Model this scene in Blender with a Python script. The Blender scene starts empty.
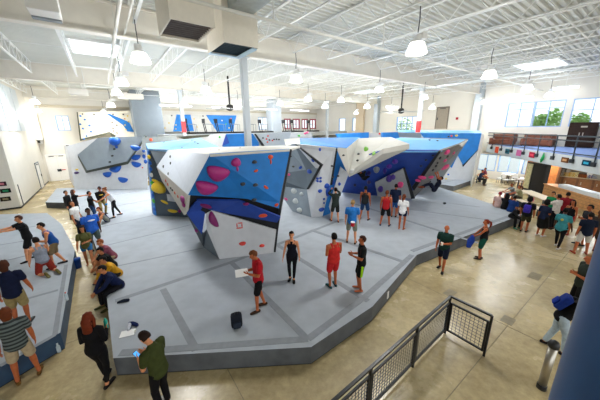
import bpy, bmesh, math, random
from mathutils import Vector, Matrix
random.seed(7)
R = math.radians
SC = bpy.context.scene
COL = SC.collection
# ------------------------------------------------------------------ camera
F_PX, PITCH, ROLL, EYE = 263.0, R(15.2), R(-0.63), 4.95
cp, sp = math.cos(PITCH), math.sin(PITCH)
_M = Matrix(((1, 0, 0), (0, -sp, -cp), (0, cp, -sp)))
_c, _s = math.cos(ROLL), math.sin(ROLL)
CM = Matrix(((_c, -_s, 0), (_s, _c, 0), (0, 0, 1))) @ _M      # world -> camera (x right, y down, z forward)
CMT = CM.transposed()
cam_d = bpy.data.cameras.new('camera'); cam = bpy.data.objects.new('camera', cam_d); COL.objects.link(cam)
cam_d.sensor_width = 36; cam_d.lens = F_PX / 600 * 36; cam_d.clip_start = 0.05; cam_d.clip_end = 400
mw = CMT @ Matrix(((1, 0, 0), (0, -1, 0), (0, 0, -1)))
cam.matrix_world = Matrix.Translation((0, 0, EYE)) @ mw.to_4x4()
SC.camera = cam

def ray(x, y): return CMT @ Vector(((x - 300) / F_PX, (y - 200) / F_PX, 1.0))
def at(x, y, z=0.0):                      # point of the plane height z seen at x, y
    d = ray(x, y); return Vector((0, 0, EYE)) + d * ((z - EYE) / d.z)
def dd(x, y, dist):                       # point at a horizontal distance
    d = ray(x, y); return Vector((0, 0, EYE)) + d * (dist / math.hypot(d.x, d.y))
# building grid: g runs right-away, j runs left-away, origin at the first column
GD = Vector((math.sin(R(54)), math.cos(R(54)), 0)); JD = Vector((-GD.y, GD.x, 0)); O0 = Vector((-2.39, 12.56, 0))
def W(g, j, z=0.0): return O0 + GD * g + JD * j + Vector((0, 0, z))
def onG(x, y, g):                         # point of the wall plane g = const
    d = ray(x, y); o = Vector((0, 0, EYE)); return o + d * ((g - (o - O0).dot(GD)) / d.dot(GD))
def onJ(x, y, j):
    d = ray(x, y); o = Vector((0, 0, EYE)); return o + d * ((j - (o - O0).dot(JD)) / d.dot(JD))
def gj(p): q = Vector(p) - O0; return q.dot(GD), q.dot(JD)
GROT = math.atan2(GD.y, GD.x)

# ------------------------------------------------------------------ materials
def srgb(c):
    if isinstance(c, str): c = tuple(int(c[i:i + 2], 16) / 255 for i in (0, 2, 4))
    return tuple((v / 12.92 if v <= .04045 else ((v + .055) / 1.055) ** 2.4) for v in c) + (1,)
_mats = {}
def mat(name, col, rough=.6, metal=0, noise=0.0, nscale=8, spec=.5, col2=None, bump=0, emit=0, coord='Object'):
    if name in _mats: return _mats[name]
    m = bpy.data.materials.new(name); m.use_nodes = True; nt = m.node_tree
    b = nt.nodes['Principled BSDF']; c = srgb(col)
    b.inputs['Base Color'].default_value = c; b.inputs['Roughness'].default_value = rough
    b.inputs['Metallic'].default_value = metal; b.inputs['Specular IOR Level'].default_value = spec
    if noise or col2 or bump:
        tc = nt.nodes.new('ShaderNodeTexCoord'); n = nt.nodes.new('ShaderNodeTexNoise')
        n.inputs['Scale'].default_value = nscale; n.inputs['Detail'].default_value = 5
        nt.links.new(tc.outputs[coord], n.inputs['Vector'])
        mx = nt.nodes.new('ShaderNodeMix'); mx.data_type = 'RGBA'
        c2 = srgb(col2) if col2 else tuple(v * (1 - noise) for v in c[:3]) + (1,)
        mx.inputs[6].default_value = c; mx.inputs[7].default_value = c2
        rp = nt.nodes.new('ShaderNodeValToRGB'); rp.color_ramp.elements[0].position = .38; rp.color_ramp.elements[1].position = .66
        nt.links.new(n.outputs['Fac'], rp.inputs['Fac']); nt.links.new(rp.outputs['Color'], mx.inputs[0])
        nt.links.new(mx.outputs[2], b.inputs['Base Color'])
        if bump:
            bp = nt.nodes.new('ShaderNodeBump'); bp.inputs['Strength'].default_value = bump; bp.inputs['Distance'].default_value = .02
            nt.links.new(n.outputs['Fac'], bp.inputs['Height']); nt.links.new(bp.outputs['Normal'], b.inputs['Normal'])
    if emit:
        b.inputs['Emission Color'].default_value = c; b.inputs['Emission Strength'].default_value = emit
    _mats[name] = m; return m
def cm(hexc, rough=.75, pre='cloth'): return mat(pre + '_' + hexc, hexc, rough, noise=.22, nscale=14, spec=.15 if pre == 'cloth' else .35)

M_wall = mat('painted_wall', 'dedbd2', .7, noise=.05, nscale=.7)
M_ceil = mat('deck_paint', 'dcded8', .6, noise=.05, nscale=1)
M_steel = mat('white_steel', 'f0f2f0', .45, noise=.06, nscale=3)
M_girder = mat('girder_paint', 'eae6dc', .55, noise=.06, nscale=2)
M_column = mat('column_paint', 'bcc4ca', .5, noise=.05, nscale=2)
M_grey = mat('grey_paint', '868f97', .6, noise=.06, nscale=2)
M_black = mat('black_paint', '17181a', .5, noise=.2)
M_dark = mat('dark_steel', '2a3138', .45, noise=.2)
M_railblue = mat('slate_steel', '203440', .4, noise=.15)
M_top = mat('mat_top', 'a8afb7', .8, noise=.10, nscale=2.2, bump=.15)
M_side = mat('mat_side', '5e6368', .6, noise=.30, nscale=3, bump=.5)
M_seam = mat('mat_seam', '8c9298', .8, noise=.1)
M_glass = mat('window_glass', 'dfeaf2', .05)
_b = M_glass.node_tree.nodes['Principled BSDF']; _b.inputs['Transmission Weight'].default_value = 1.0; _b.inputs['IOR'].default_value = 1.02; _b.inputs['Roughness'].default_value = 0
M_frame = mat('window_frame', '8fb2e0', .4, noise=.05)
M_lamp = mat('lamp_glow', 'fffdf6', .3, emit=1.6)
M_tube = mat('tube_glow', 'fbfdff', .3, emit=4.0)
M_wood = mat('maple_wood', 'd9a066', .4, noise=.25, nscale=5)
M_leather = mat('brown_leather', '6e3a24', .4, noise=.4, nscale=4)
M_chrome = mat('brushed_steel', 'b7b2a6', .28, metal=.9, noise=.1)
M_white = mat('white_plastic', 'f0f0ee', .5, noise=.03)
W_BLUE = mat('wall_blue', '1478c8', .6, noise=.16, nscale=2.5)
W_DBLUE = mat('wall_deep_and_shaded_blue', '2249a8', .6, noise=.2, nscale=2.5)  # cave blue; also carries the shade of the prow's downward facet
W_LBLUE = mat('wall_light_blue', '6fb0e6', .6, noise=.08, nscale=3)
W_WHITE = mat('wall_white', 'd6d9dd', .65, noise=.07, nscale=3)
W_CREAM = mat('wall_cream', 'd0cec6', .65, noise=.07, nscale=3)
W_GREY = mat('wall_slate', '8e9aa4', .65, noise=.12, nscale=2)
W_DGREY = mat('wall_charcoal', '46535e', .65, noise=.15, nscale=2)
W_MGREY = mat('wall_mid_grey', '6c7984', .65, noise=.12, nscale=2)

# polished concrete floor
def floor_mat():
    m = bpy.data.materials.new('polished_concrete'); m.use_nodes = True; nt = m.node_tree; b = nt.nodes['Principled BSDF']
    tc = nt.nodes.new('ShaderNodeTexCoord')
    n1 = nt.nodes.new('ShaderNodeTexNoise'); n1.inputs['Scale'].default_value = .55; n1.inputs['Detail'].default_value = 6; n1.inputs['Roughness'].default_value = .6
    n2 = nt.nodes.new('ShaderNodeTexNoise'); n2.inputs['Scale'].default_value = 7; n2.inputs['Detail'].default_value = 8; n2.inputs['Roughness'].default_value = .7
    for n in (n1, n2): nt.links.new(tc.outputs['Object'], n.inputs['Vector'])
    r1 = nt.nodes.new('ShaderNodeValToRGB'); e = r1.color_ramp.elements
    e[0].position = .32; e[0].color = srgb('a18f68'); e[1].position = .7; e[1].color = srgb('d8c698')
    r2 = nt.nodes.new('ShaderNodeValToRGB'); e = r2.color_ramp.elements
    e[0].position = .3; e[0].color = (.62, .6, .56, 1); e[1].position = .62; e[1].color = (1, 1, 1, 1)
    nt.links.new(n1.outputs['Fac'], r1.inputs['Fac']); nt.links.new(n2.outputs['Fac'], r2.inputs['Fac'])
    mx = nt.nodes.new('ShaderNodeMix'); mx.data_type = 'RGBA'; mx.blend_type = 'MULTIPLY'; mx.inputs[0].default_value = .7
    nt.links.new(r1.outputs['Color'], mx.inputs[6]); nt.links.new(r2.outputs['Color'], mx.inputs[7])
    nt.links.new(mx.outputs[2], b.inputs['Base Color'])
    rr = nt.nodes.new('ShaderNodeMapRange'); rr.inputs[3].default_value = .16; rr.inputs[4].default_value = .36
    nt.links.new(n1.outputs['Fac'], rr.inputs[0]); nt.links.new(rr.outputs[0], b.inputs['Roughness'])
    b.inputs['Specular IOR Level'].default_value = .6
    return m
M_floor = floor_mat()

# ------------------------------------------------------------------ object helpers
def link(name, bm, m, parent=None, smooth=False, loc=None, rot=0):
    me = bpy.data.meshes.new(name); bm.to_mesh(me); bm.free()
    for x in (m if isinstance(m, (list, tuple)) else [m]): me.materials.append(x)
    if smooth:
        for p in me.polygons: p.use_smooth = True
    o = bpy.data.objects.new(name, me); COL.objects.link(o)
    if parent: o.parent = parent
    if loc is not None: o.location = loc
    o.rotation_euler.z = rot
    return o
def empty(name, loc=(0, 0, 0), rz=0):
    o = bpy.data.objects.new(name, None); COL.objects.link(o); o.location = loc; o.rotation_euler = (0, 0, rz); o.empty_display_size = .2; return o
def tag(o, label=None, cat=None, group=None, kind=None):
    if label: o['label'] = label
    if cat: o['category'] = cat
    if group: o['group'] = group
    if kind: o['kind'] = kind
    return o
def struct(o): o['kind'] = 'structure'; return o
def thing(name, label, cat, loc=(0, 0, 0), rz=0, group=None): return tag(empty(name, loc, rz), label, cat, group)
def copy_tree(o, parent=None):
    c = o.copy(); COL.objects.link(c); c.parent = parent
    for ch in [x for x in o.children]: copy_tree(ch, c)
    return c
def box(bm, x0, x1, y0, y1, z0, z1, mi=0, mx=None):
    vs = [Vector((x, y, z)) for z in (z0, z1) for y in (y0, y1) for x in (x0, x1)]
    if mx: vs = [mx @ v for v in vs]
    v = [bm.verts.new(p) for p in vs]
    for f in ((0, 2, 3, 1), (4, 5, 7, 6), (0, 1, 5, 4), (2, 6, 7, 3), (0, 4, 6, 2), (1, 3, 7, 5)):
        bm.faces.new([v[i] for i in f]).material_index = mi
def bx(x0, x1, y0, y1, z0, z1): b = bmesh.new(); box(b, x0, x1, y0, y1, z0, z1); return b
def bev(b, w, seg=2):
    bmesh.ops.bevel(b, geom=b.edges[:], offset=w, segments=seg, affect='EDGES', profile=.6); return b
def tube(bm, pts, rad, n=10, side=None, mi=0, round_ends=True):
    pts = [Vector(p) for p in pts]; N = len(pts)
    rad = [r if isinstance(r, tuple) else (r, r) for r in (rad if isinstance(rad, list) else [rad] * N)]
    if round_ends:
        d0 = (pts[0] - pts[1]).normalized(); d1 = (pts[-1] - pts[-2]).normalized()
        r0, r1 = rad[0], rad[-1]; m0, m1 = min(r0), min(r1)
        pts = [pts[0] + d0 * m0 * .8, pts[0] + d0 * m0 * .5] + pts + [pts[-1] + d1 * m1 * .5, pts[-1] + d1 * m1 * .8]
        rad = [(r0[0] * .45, r0[1] * .45), (r0[0] * .82, r0[1] * .82)] + rad + [(r1[0] * .82, r1[1] * .82), (r1[0] * .45, r1[1] * .45)]
        N = len(pts)
    rings = []; ref = Vector(side) if side else None
    for i in range(N):
        t = (pts[min(i + 1, N - 1)] - pts[max(i - 1, 0)])
        t = t.normalized() if t.length > 1e-9 else Vector((0, 0, 1))
        if ref is None: ref = Vector((1, 0, 0)) if abs(t.x) < .8 else Vector((0, 1, 0))
        a = (ref - t * ref.dot(t))
        if a.length < 1e-6: a = t.orthogonal()
        a.normalize(); b = t.cross(a)
        if side is None: ref = a
        rings.append([bm.verts.new(pts[i] + a * math.cos(2 * math.pi * k / n) * rad[i][0] + b * math.sin(2 * math.pi * k / n) * rad[i][1]) for k in range(n)])
    for i in range(N - 1):
        for k in range(n):
            bm.faces.new((rings[i][k], rings[i][(k + 1) % n], rings[i + 1][(k + 1) % n], rings[i + 1][k])).material_index = mi
    bm.faces.new(rings[0][::-1]).material_index = mi; bm.faces.new(rings[-1]).material_index = mi
def tb(pts, rad, n=8, **k): b = bmesh.new(); tube(b, pts, rad, n, round_ends=False, **k); return b
def lathe(prof, n=20, mi=0, bm=None, off=(0, 0, 0)):
    bm = bm or bmesh.new(); off = Vector(off)
    rings = [[bm.verts.new(off + Vector((r * math.cos(2 * math.pi * k / n), r * math.sin(2 * math.pi * k / n), z))) for k in range(n)] for r, z in prof]
    for i in range(len(prof) - 1):
        for k in range(n): bm.faces.new((rings[i][k], rings[i][(k + 1) % n], rings[i + 1][(k + 1) % n], rings[i + 1][k])).material_index = mi
    bm.faces.new(rings[0][::-1]); bm.faces.new(rings[-1]); return bm
def sphere(bm, c, r, u=12, v=8, mi=0, mx=None):
    r = r if isinstance(r, (tuple, list)) else (r, r, r)
    m = Matrix.Translation(c) @ (mx.to_4x4() if mx else Matrix.Identity(4)) @ Matrix.Diagonal((r[0], r[1], r[2], 1))
    g = bmesh.ops.create_uvsphere(bm, u_segments=u, v_segments=v, radius=1, matrix=m)
    for q in g['verts']:
        for f in q.link_faces: f.material_index = mi
def prism(poly, z0, z1, mi=(0, 1)):       # polygon outline in plan -> slab, top gets mi[0], sides mi[1]
    bm = bmesh.new(); a = [bm.verts.new((p[0], p[1], z0)) for p in poly]; b = [bm.verts.new((p[0], p[1], z1)) for p in poly]
    n = len(poly); bm.faces.new(b).material_index = mi[0]; bm.faces.new(a[::-1]).material_index = mi[1]
    for i in range(n): bm.faces.new((a[i], a[(i + 1) % n], b[(i + 1) % n], b[i])).material_index = mi[1]
    bmesh.ops.recalc_face_normals(bm, faces=bm.faces[:]); return bm
FM = Matrix(((GD.x, JD.x, 0, O0.x), (GD.y, JD.y, 0, O0.y), (0, 0, 1, 0), (0, 0, 0, 1)))   # g, j, z -> world
def gbox(bm, g0, g1, j0, j1, z0, z1, mi=0): box(bm, g0, g1, j0, j1, z0, z1, mi, FM)
BAKE = []

# ------------------------------------------------------------------ setting: floor, walls, roof
GW, JW, DECK = 24.7, 24.9, 8.95           # right wall, back wall, underside of the roof deck
bm = bmesh.new(); gbox(bm, -26, GW + .3, -22, JW + .3, -.3, 0)
struct(link('floor', bm, M_floor))
M_joint = mat('floor_joint', '857a5c', .7, noise=.2)
bm = bmesh.new()
for a, b in (((360, 328), (455, 400)), ((330, 318), (300, 400)), ((415, 375), (436, 400))):
    pass
def joint(g0, g1, j0, j1): gbox(bm, g0, g1, j0, j1, 0, .003)
for g in (2.15, 8.3, 14.4, -4.1, -10.2): joint(g - .007, g + .007, -22, JW)
for j in (-16.5, -10.1, -4.0, 2.0, 8, 14): joint(-26, GW, j - .007, j + .007)
struct(link('trim_1', bm, M_joint))
bm = bmesh.new()
for x, y, a, b in ((450, 293, .42, .25), (508, 320, .36, .26), (535, 276, .55, .3)):
    g, j = gj(at(x, y, 0)); gbox(bm, g - a / 2, g + a / 2, j - b / 2, j + b / 2, 0, .004)
struct(link('trim_2', bm, mat('patch_concrete', '8c8166', .6, noise=.2)))

def wall_open(name, axis, const, thick, a0, a1, z1, holes, m=M_wall):
    """wall along the g axis (axis 'J' const j) or j axis (axis 'G' const g) with rectangular holes (a0,a1,z0,z1)"""
    bm = bmesh.new()
    xs = sorted({a0, a1, *[h[0] for h in holes], *[h[1] for h in holes]}); zs = sorted({0, z1, *[h[2] for h in holes], *[h[3] for h in holes]})
    for i in range(len(xs) - 1):
        for k in range(len(zs) - 1):
            cx, cz = (xs[i] + xs[i + 1]) / 2, (zs[k] + zs[k + 1]) / 2
            if any(h[0] < cx < h[1] and h[2] < cz < h[3] for h in holes): continue
            if axis == 'G': gbox(bm, const, const + thick, xs[i], xs[i + 1], zs[k], zs[k + 1])
            else: gbox(bm, xs[i], xs[i + 1], const, const + thick, zs[k], zs[k + 1])
    bmesh.ops.remove_doubles(bm, verts=bm.verts[:], dist=.0005)
    return struct(link(name, bm, m))
NW = [0]
def window(axis, const, a0, a1, z0, z1, nx=2, zbar=(), fw=.07, mfr=M_frame):
    if mfr is not M_frame: fw = .22
    NW[0] += 1; root = struct(empty('window_%d' % NW[0]))
    bm = bmesh.new()
    def q(u0, u1, w0, w1, d0, d1, b):
        if axis == 'G': gbox(b, const + d0, const + d1, u0, u1, w0, w1)
        else: gbox(b, u0, u1, const + d0, const + d1, w0, w1)
    q(a0, a0 + fw, z0, z1, .0, .16, bm); q(a1 - fw, a1, z0, z1, .0, .16, bm); q(a0, a1, z0, z0 + fw, .0, .16, bm); q(a0, a1, z1 - fw, z1, .0, .16, bm)
    for i in range(1, nx): u = a0 + (a1 - a0) * i / nx; q(u - fw * .4, u + fw * .4, z0, z1, .03, .12, bm)
    for z in zbar: q(a0, a1, z - fw * .4, z + fw * .4, .03, .12, bm)
    link('window_frame', bm, mfr, root); bm = bmesh.new(); q(a0, a1, z0, z1, .07, .085, bm); link('window_pane', bm, M_glass, root)
    return root
def rectG(x0, y0, x1, y1, g=GW):          # two picture corners -> (j0, j1, z0, z1) on the right wall
    p, q = onG(x0, y0, g), onG(x1, y1, g); a, b = gj(p)[1], gj(q)[1]; return min(a, b), max(a, b), min(p.z, q.z), max(p.z, q.z)
def rectJ(x0, y0, x1, y1, j=JW):
    p, q = onJ(x0, y0, j), onJ(x1, y1, j); a, b = gj(p)[0], gj(q)[0]; return min(a, b), max(a, b), min(p.z, q.z), max(p.z, q.z)
# right wall (upper windows, lower shopfront windows)
holesG = []; wdef = []
for r, nx, zb in (((508.5, 103.5, 530.5, 127), 2, .72), ((536, 102.2, 560.5, 127), 2, .72), ((574, 100.6, 611, 127.3), 2, .6), ((624, 99, 668, 128), 2, .6)):
    h = rectG(*r); h = (h[0], h[1], 4.87, 6.95); wdef.append(('G', h, nx, [h[2] + (h[3] - h[2]) * zb]))
h = rectG(397, 117, 416.5, 130.5); wdef.append(('G', h, 4, [h[2] + (h[3] - h[2]) * .5]))
h = rectG(352.5, 118, 361, 131); wdef.append(('G', h, 2, [])); h = rectG(339, 118.5, 345, 131); wdef.append(('G', h, 1, []))
for r in ((478.5, 157, 494.5, 171.5), (499, 159, 518, 173.5), (523.5, 160, 540, 176), (570, 165, 598, 176), (603, 168, 640, 182)):
    h = rectG(*r); h = (h[0], h[1], .75, 2.35) if r[0] < 560 else (h[0], h[1], 1.7, 2.5); wdef.append(('G', h, 2, []))
holesG = [w[1] for w in wdef]
wall_open('wall_right', 'G', GW, .25, -22, JW + .25, DECK + .1, holesG)
for w in wdef: window('G', GW, *w[1], nx=w[2], zbar=w[3])
# back wall with the little left window and the storefront strip
wj = []
h = rectJ(54.5, 115.5, 71.5, 130.5); wj.append((h, 2, [h[2] + (h[3] - h[2]) * .7], M_frame))
h = rectJ(258, 116, 268, 131.5); wj.append(((h[0], h[1], 4.85, 6.6), 2, [], M_frame))
M_red = mat('red_frame', 'b05560', .5, noise=.1)
for a, b in ((284, 291), (292.5, 300), (301.5, 308), (309.5, 316)):
    h = rectJ(a, 117, b, 131.5); wj.append(((h[0], h[1], 4.85, 6.5), 2, [], M_red))
wall_open('wall_back', 'J', JW, .25, -26, GW + .25, DECK + .1, [w[0] for w in wj])
for w in wj: window('J', JW, *w[0], nx=w[1], zbar=w[2], mfr=w[3])
# left block: a room that stands into the hall
GL, JL = -10.62, 13.15
bm = bmesh.new(); gbox(bm, -26, GL, JL, JW, 0, DECK); struct(link('wall_left', bm, M_wall))
bm = bmesh.new(); gbox(bm, -26, GL + .02, JL - .02, JL, 0, .1); gbox(bm, GL, GL + .02, JL, JW - 4.4, 0, .1); gbox(bm, GL, GL + .02, JW - 2.8, JW, 0, .1)
struct(link('baseboard_left', bm, mat('rubber_base', '25282b', .6, noise=.1)))
bm = bmesh.new(); gbox(bm, GL, GL + .06, 13.6, 20.6, 5.0, 8.2)
for j in (15.3, 17, 18.8): gbox(bm, GL + .06, GL + .09, j, j + .05, 5.0, 8.2)
struct(link('trim_3', bm, mat('pale_grey_panel', 'c9d2d8', .5, noise=.05)))
bm = bmesh.new(); gbox(bm, GL, GL + .5, JW - 1.1, JW, 4.2, DECK); struct(link('trim_4', bm, mat('cream_pilaster', 'eee8da', .6, noise=.04)))
bm = bmesh.new(); gbox(bm, GL, GL + .03, 13.75, 13.85, 0, 1.5); struct(link('trim_5', bm, mat('trim_dark', '3a3d40', .5)))
bm = bmesh.new(); gbox(bm, GL, GW, -.12 + JW, JW, 7.2, 7.45); struct(link('trim_6', bm, mat('ledge_tan', 'c8bfa8', .5, noise=.05)))
bm = bmesh.new(); gbox(bm, -26.25, -26, -22, JL, 0, DECK + .1); struct(link('wall_front', bm, M_wall))
# doors
def door(n, axis, const, a0, a1, z1, leaves, mleaf, mfr, z0=0, s=-1):
    root = struct(empty('door_%d' % n)); w = (a1 - a0) / leaves
    def q(b, u0, u1, d0, d1, w0, w1):
        if axis == 'G': gbox(b, const + d0, const + d1, u0, u1, w0 + z0, w1 + z0)
        else: gbox(b, u0, u1, const + d0, const + d1, w0 + z0, w1 + z0)
    bm = bmesh.new(); d = (-.06, 0) if s < 0 else (0, .06)
    q(bm, a0 - .08, a0, *d, 0, z1 + .08); q(bm, a1, a1 + .08, *d, 0, z1 + .08); q(bm, a0 - .08, a1 + .08, *d, z1, z1 + .1); link('door_frame', bm, mfr, root)
    for i in range(leaves):
        bm = bmesh.new(); d = (-.04, 0) if s < 0 else (0, .04); q(bm, a0 + i * w + .01, a0 + (i + 1) * w - .01, *d, .01, z1)
        lf = link('door_leaf', bm, mleaf, root)
        bm = bmesh.new(); hx = a0 + (i + 1) * w - .12 if i == 0 else a0 + i * w + .12; d = (-.1, -.04) if s < 0 else (.04, .1)
        q(bm, hx - .03, hx + .03, *d, .95, 1.2); link('door_handle', bm, M_dark, lf)
        bm = bmesh.new(); q(bm, a0 + i * w + w * .25, a0 + i * w + w * .75, *d, z1 - .12, z1 - .06); link('door_closer', bm, M_dark, lf)
p, q = gj(onJ(53, 183, JW))[0], gj(onJ(71.5, 179, JW))[0]
door(1, 'J', JW, p, q, 2.6, 2, M_white, M_white)
r_ = rectG(436.5, 119.5, 446, 130.5); door(2, 'G', GW, r_[0], r_[1], 2.2, 1, mat('taupe_door', '9b9182', .5, noise=.1), mat('taupe_frame', '6e6558', .5), z0=4.75)
door(3, 'G', GL, JW - 4.3, JW - 2.9, 2.2, 1, M_white, M_grey, s=1)
# roof deck, corrugated, with skylights left open
SKY = [(-5.95, -4.15, 4.9, 7.5), (-5.95, -4.15, 14.0, 16.4), (17.5, 20.2, -6.6, -4.4), (8.4, 10.3, 14, 16.3), (18.5, 20.5, 8.5, 10.8), (-1.5, .3, 17.5, 19.6), (2.5, 4.3, 14.5, 16.6)]
bm = bmesh.new(); pitch = .24; prof = []; j = -22.0
while j < JW: prof += [(j, 0), (j + pitch * .36, 0), (j + pitch * .5, .075), (j + pitch * .86, .075)]; j += pitch
for (j0, z0), (j1, z1) in zip(prof[:-1], prof[1:]):
    cuts = sorted([(s[0], s[1]) for s in SKY if s[2] < (j0 + j1) / 2 < s[3]]); g = -26.0; segs = []
    for c in cuts: segs.append((g, c[0])); g = c[1]
    segs.append((g, GW + .25))
    for a, b in segs:
        v = [bm.verts.new(FM @ Vector(q)) for q in ((a, j0, DECK + z0), (b, j0, DECK + z0), (b, j1, DECK + z1), (a, j1, DECK + z1))]; bm.faces.new(v)
dk = struct(link('ceiling', bm, M_ceil)); sm = dk.modifiers.new('s', 'SOLIDIFY'); sm.thickness = -.03
for s in SKY:
    NW[0] += 1; rt = struct(empty('window_%d' % NW[0])); bm = bmesh.new()
    for a in ((s[0] - .1, s[0], s[2] - .1, s[3] + .1), (s[1], s[1] + .1, s[2] - .1, s[3] + .1), (s[0], s[1], s[2] - .1, s[2]), (s[0], s[1], s[3], s[3] + .1)): gbox(bm, *a, DECK - .1, DECK + .35)
    link('window_frame', bm, M_steel, rt); bm = bmesh.new(); gbox(bm, s[0], s[1], s[2], s[3], DECK + .3, DECK + .32); link('window_pane', bm, M_glass, rt)
# girders along g on the column lines
for i, j in enumerate((-11.88, 0, 11.88, 23.4)):
    bm = bmesh.new(); gbox(bm, -26, GW, j - .02, j + .02, 8.0, 8.88); gbox(bm, -26, GW, j - .16, j + .16, 7.95, 8.0); gbox(bm, -26, GW, j - .16, j + .16, 8.88, 8.93)
    tag(link('roof_girder', bm, M_girder), ['cream steel girder nearest the camera, right above it', 'cream steel girder on top of the tall column between the air ducts', 'cream steel girder on the second row of columns', 'cream steel girder close to the back wall'][i], 'girder', 'steel roof girders')
# open web joists along j
def joist(L):
    r = thing('roof_joist', 'white open-web steel joist spanning between roof girders', 'joist', group='open-web joists under the roof deck')
    b = bmesh.new(); box(b, -.05, .05, 0, L, .66, .7); link('top_chord', b, M_steel, r)
    b = bmesh.new(); box(b, -.04, .04, .5, L - .5, 0, .035); link('bottom_chord', b, M_steel, r)
    b = bmesh.new(); n = 9; w = (L - 1) / n
    tube(b, [(0, 0.05, .67), (0, .5, .02)], .013, 4, round_ends=False); tube(b, [(0, L - .05, .67), (0, L - .5, .02)], .013, 4, round_ends=False)
    for k in range(n):
        y = .5 + k * w; tube(b, [(0, y, .02), (0, y + w / 2, .67)], .016, 4, round_ends=False); tube(b, [(0, y + w / 2, .67), (0, y + w, .02)], .016, 4, round_ends=False)
    link('web', b, M_steel, r); return r
J0 = joist(11.5); first = True
for j in (-11.7, .18, 12.05):
    for k in range(-6, 12):
        g = .1 + 2.07 * k
        if g < GL and j > 12: continue
        o = J0 if first else copy_tree(J0); first = False
        o.location = W(g, j, 8.24); o.rotation_euler.z = GROT
# bridging rods and sprinkler pipe
M_pipe = mat('pipe_paint', 'e4e4dd', .4, noise=.05)
for jj in (-8, -4, 4, 8, 16, 20):
    bm = bmesh.new(); tube(bm, [W(-10 if jj > 12 else -15, jj, 8.3), W(GW - .1, jj, 8.3)], .018, 5, round_ends=False)
    tag(link('bridging_rod', bm, M_steel), 'thin white bridging rod crossing under the joists', 'rod', 'bridging rods under the joists')
r = thing('sprinkler_pipe', 'white sprinkler pipe crossing in front of the air ducts', 'pipe')
bm = bmesh.new(); tube(bm, [W(-14, -4.6, 7.75), W(GW - .1, -4.6, 7.75)], .045, 8, round_ends=False); link('main_pipe', bm, M_pipe, r)
for g in (-1.2, 3.5, 8.2, 13): bm = bmesh.new(); tube(bm, [W(g, -4.6, 7.75), W(g, -4.6, 8.9)], .02, 6, round_ends=False); link('hanger', bm, M_pipe, r)
r = thing('sprinkler_pipe', 'white sprinkler pipe running away from the camera at upper left', 'pipe')
bm = bmesh.new(); tube(bm, [W(-4.6, -11, 7.9), W(-4.6, 11, 7.9)], .05, 8, round_ends=False); link('main_pipe', bm, M_pipe, r)
bm = bmesh.new(); tube(bm, [W(-4.3, -11, 8.05), W(-4.3, 11, 8.05)], .03, 8, round_ends=False); link('conduit', bm, M_pipe, r)
for j in (-6, -1, 5): bm = bmesh.new(); tube(bm, [W(-4.6, j, 7.9), W(-4.6, j, 8.9)], .015, 6, round_ends=False); link('hanger', bm, M_pipe, r)

# columns
M_redwrap = mat('red_wrap', 'e0383c', .5, noise=.08)
def column(g, j, lab, band=None, w=.13, top=7.95):
    r = thing('steel_column', lab, 'column', W(g, j, 0), GROT)
    b = bx(-w, w, -w, w, 0, top); bev(b, .015, 1); link('shaft', b, M_column, r)
    link('cap_plate', bx(-w - .08, w + .08, -w - .08, w + .08, top - .04, top), M_column, r)
    if band: link('wrap_band', bx(-w - .012, w + .012, -w - .012, w + .012, *band), tag_m if False else M_redwrap, r)['label'] = 'red wrap band'
column(0, 0, 'tall pale grey steel column rising behind the blue front boulder')
column(0, 11.88, 'pale steel column with a red band at left of centre', (4.75, 5.6))
column(15.64, .8, 'pale steel column with a red band at right of centre', (4.55, 5.45))
column(15.64, 12.0, 'slim pale column at the middle without a red band')
def pillar(g, j, w, h, lab, m):
    b = bmesh.new(); gbox(b, g - w, g + w, j - w, j + w, 0, h); bev(b, .02, 1); o = link('boxed_pillar', b, m); tag(o, lab, 'pillar'); return o
pillar(-1.2, 22.6, 1.35, 8.9, 'wide grey boxed pillar left of the red-banded column', M_grey)
pillar(15.0, 22.8, .8, 8.9, 'pale grey boxed pillar in front of the back windows', mat('pale_pillar', 'b9c2ca', .6, noise=.05))
for a, b_, lab in ((24.4, 0.0, 'silver duct shaft on the right wall beside the upper windows'), (24.4, 12.0, 'slim grey wall pilaster beside the far window')):
    b = bmesh.new(); gbox(b, a - .25, a + .25, b_ - .3, b_ + .3, 3.3 if b_ < 1 else 0, 8.9); tag(link('wall_shaft', b, mat('galvanised', 'b5c0c8', .35, metal=.4, noise=.1)), lab, 'shaft')
b = bmesh.new(); gbox(b, 24.3, 24.65, 14.2, 15.6, 4, 8.9); tag(link('tan_pilaster', b, mat('tan_pilaster', 'dccbb0', .6, noise=.05)), 'tan flat pilaster on the far right wall', 'pilaster')

# back mezzanine (fitness floor) and its rail band
BM_Z = 4.5
b = bmesh.new(); gbox(b, -.6, GW, 17.6, JW, BM_Z - .5, BM_Z); struct(link('trim_7', b, mat('mezz_band', 'b7bcbe', .6, noise=.06)))

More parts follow.
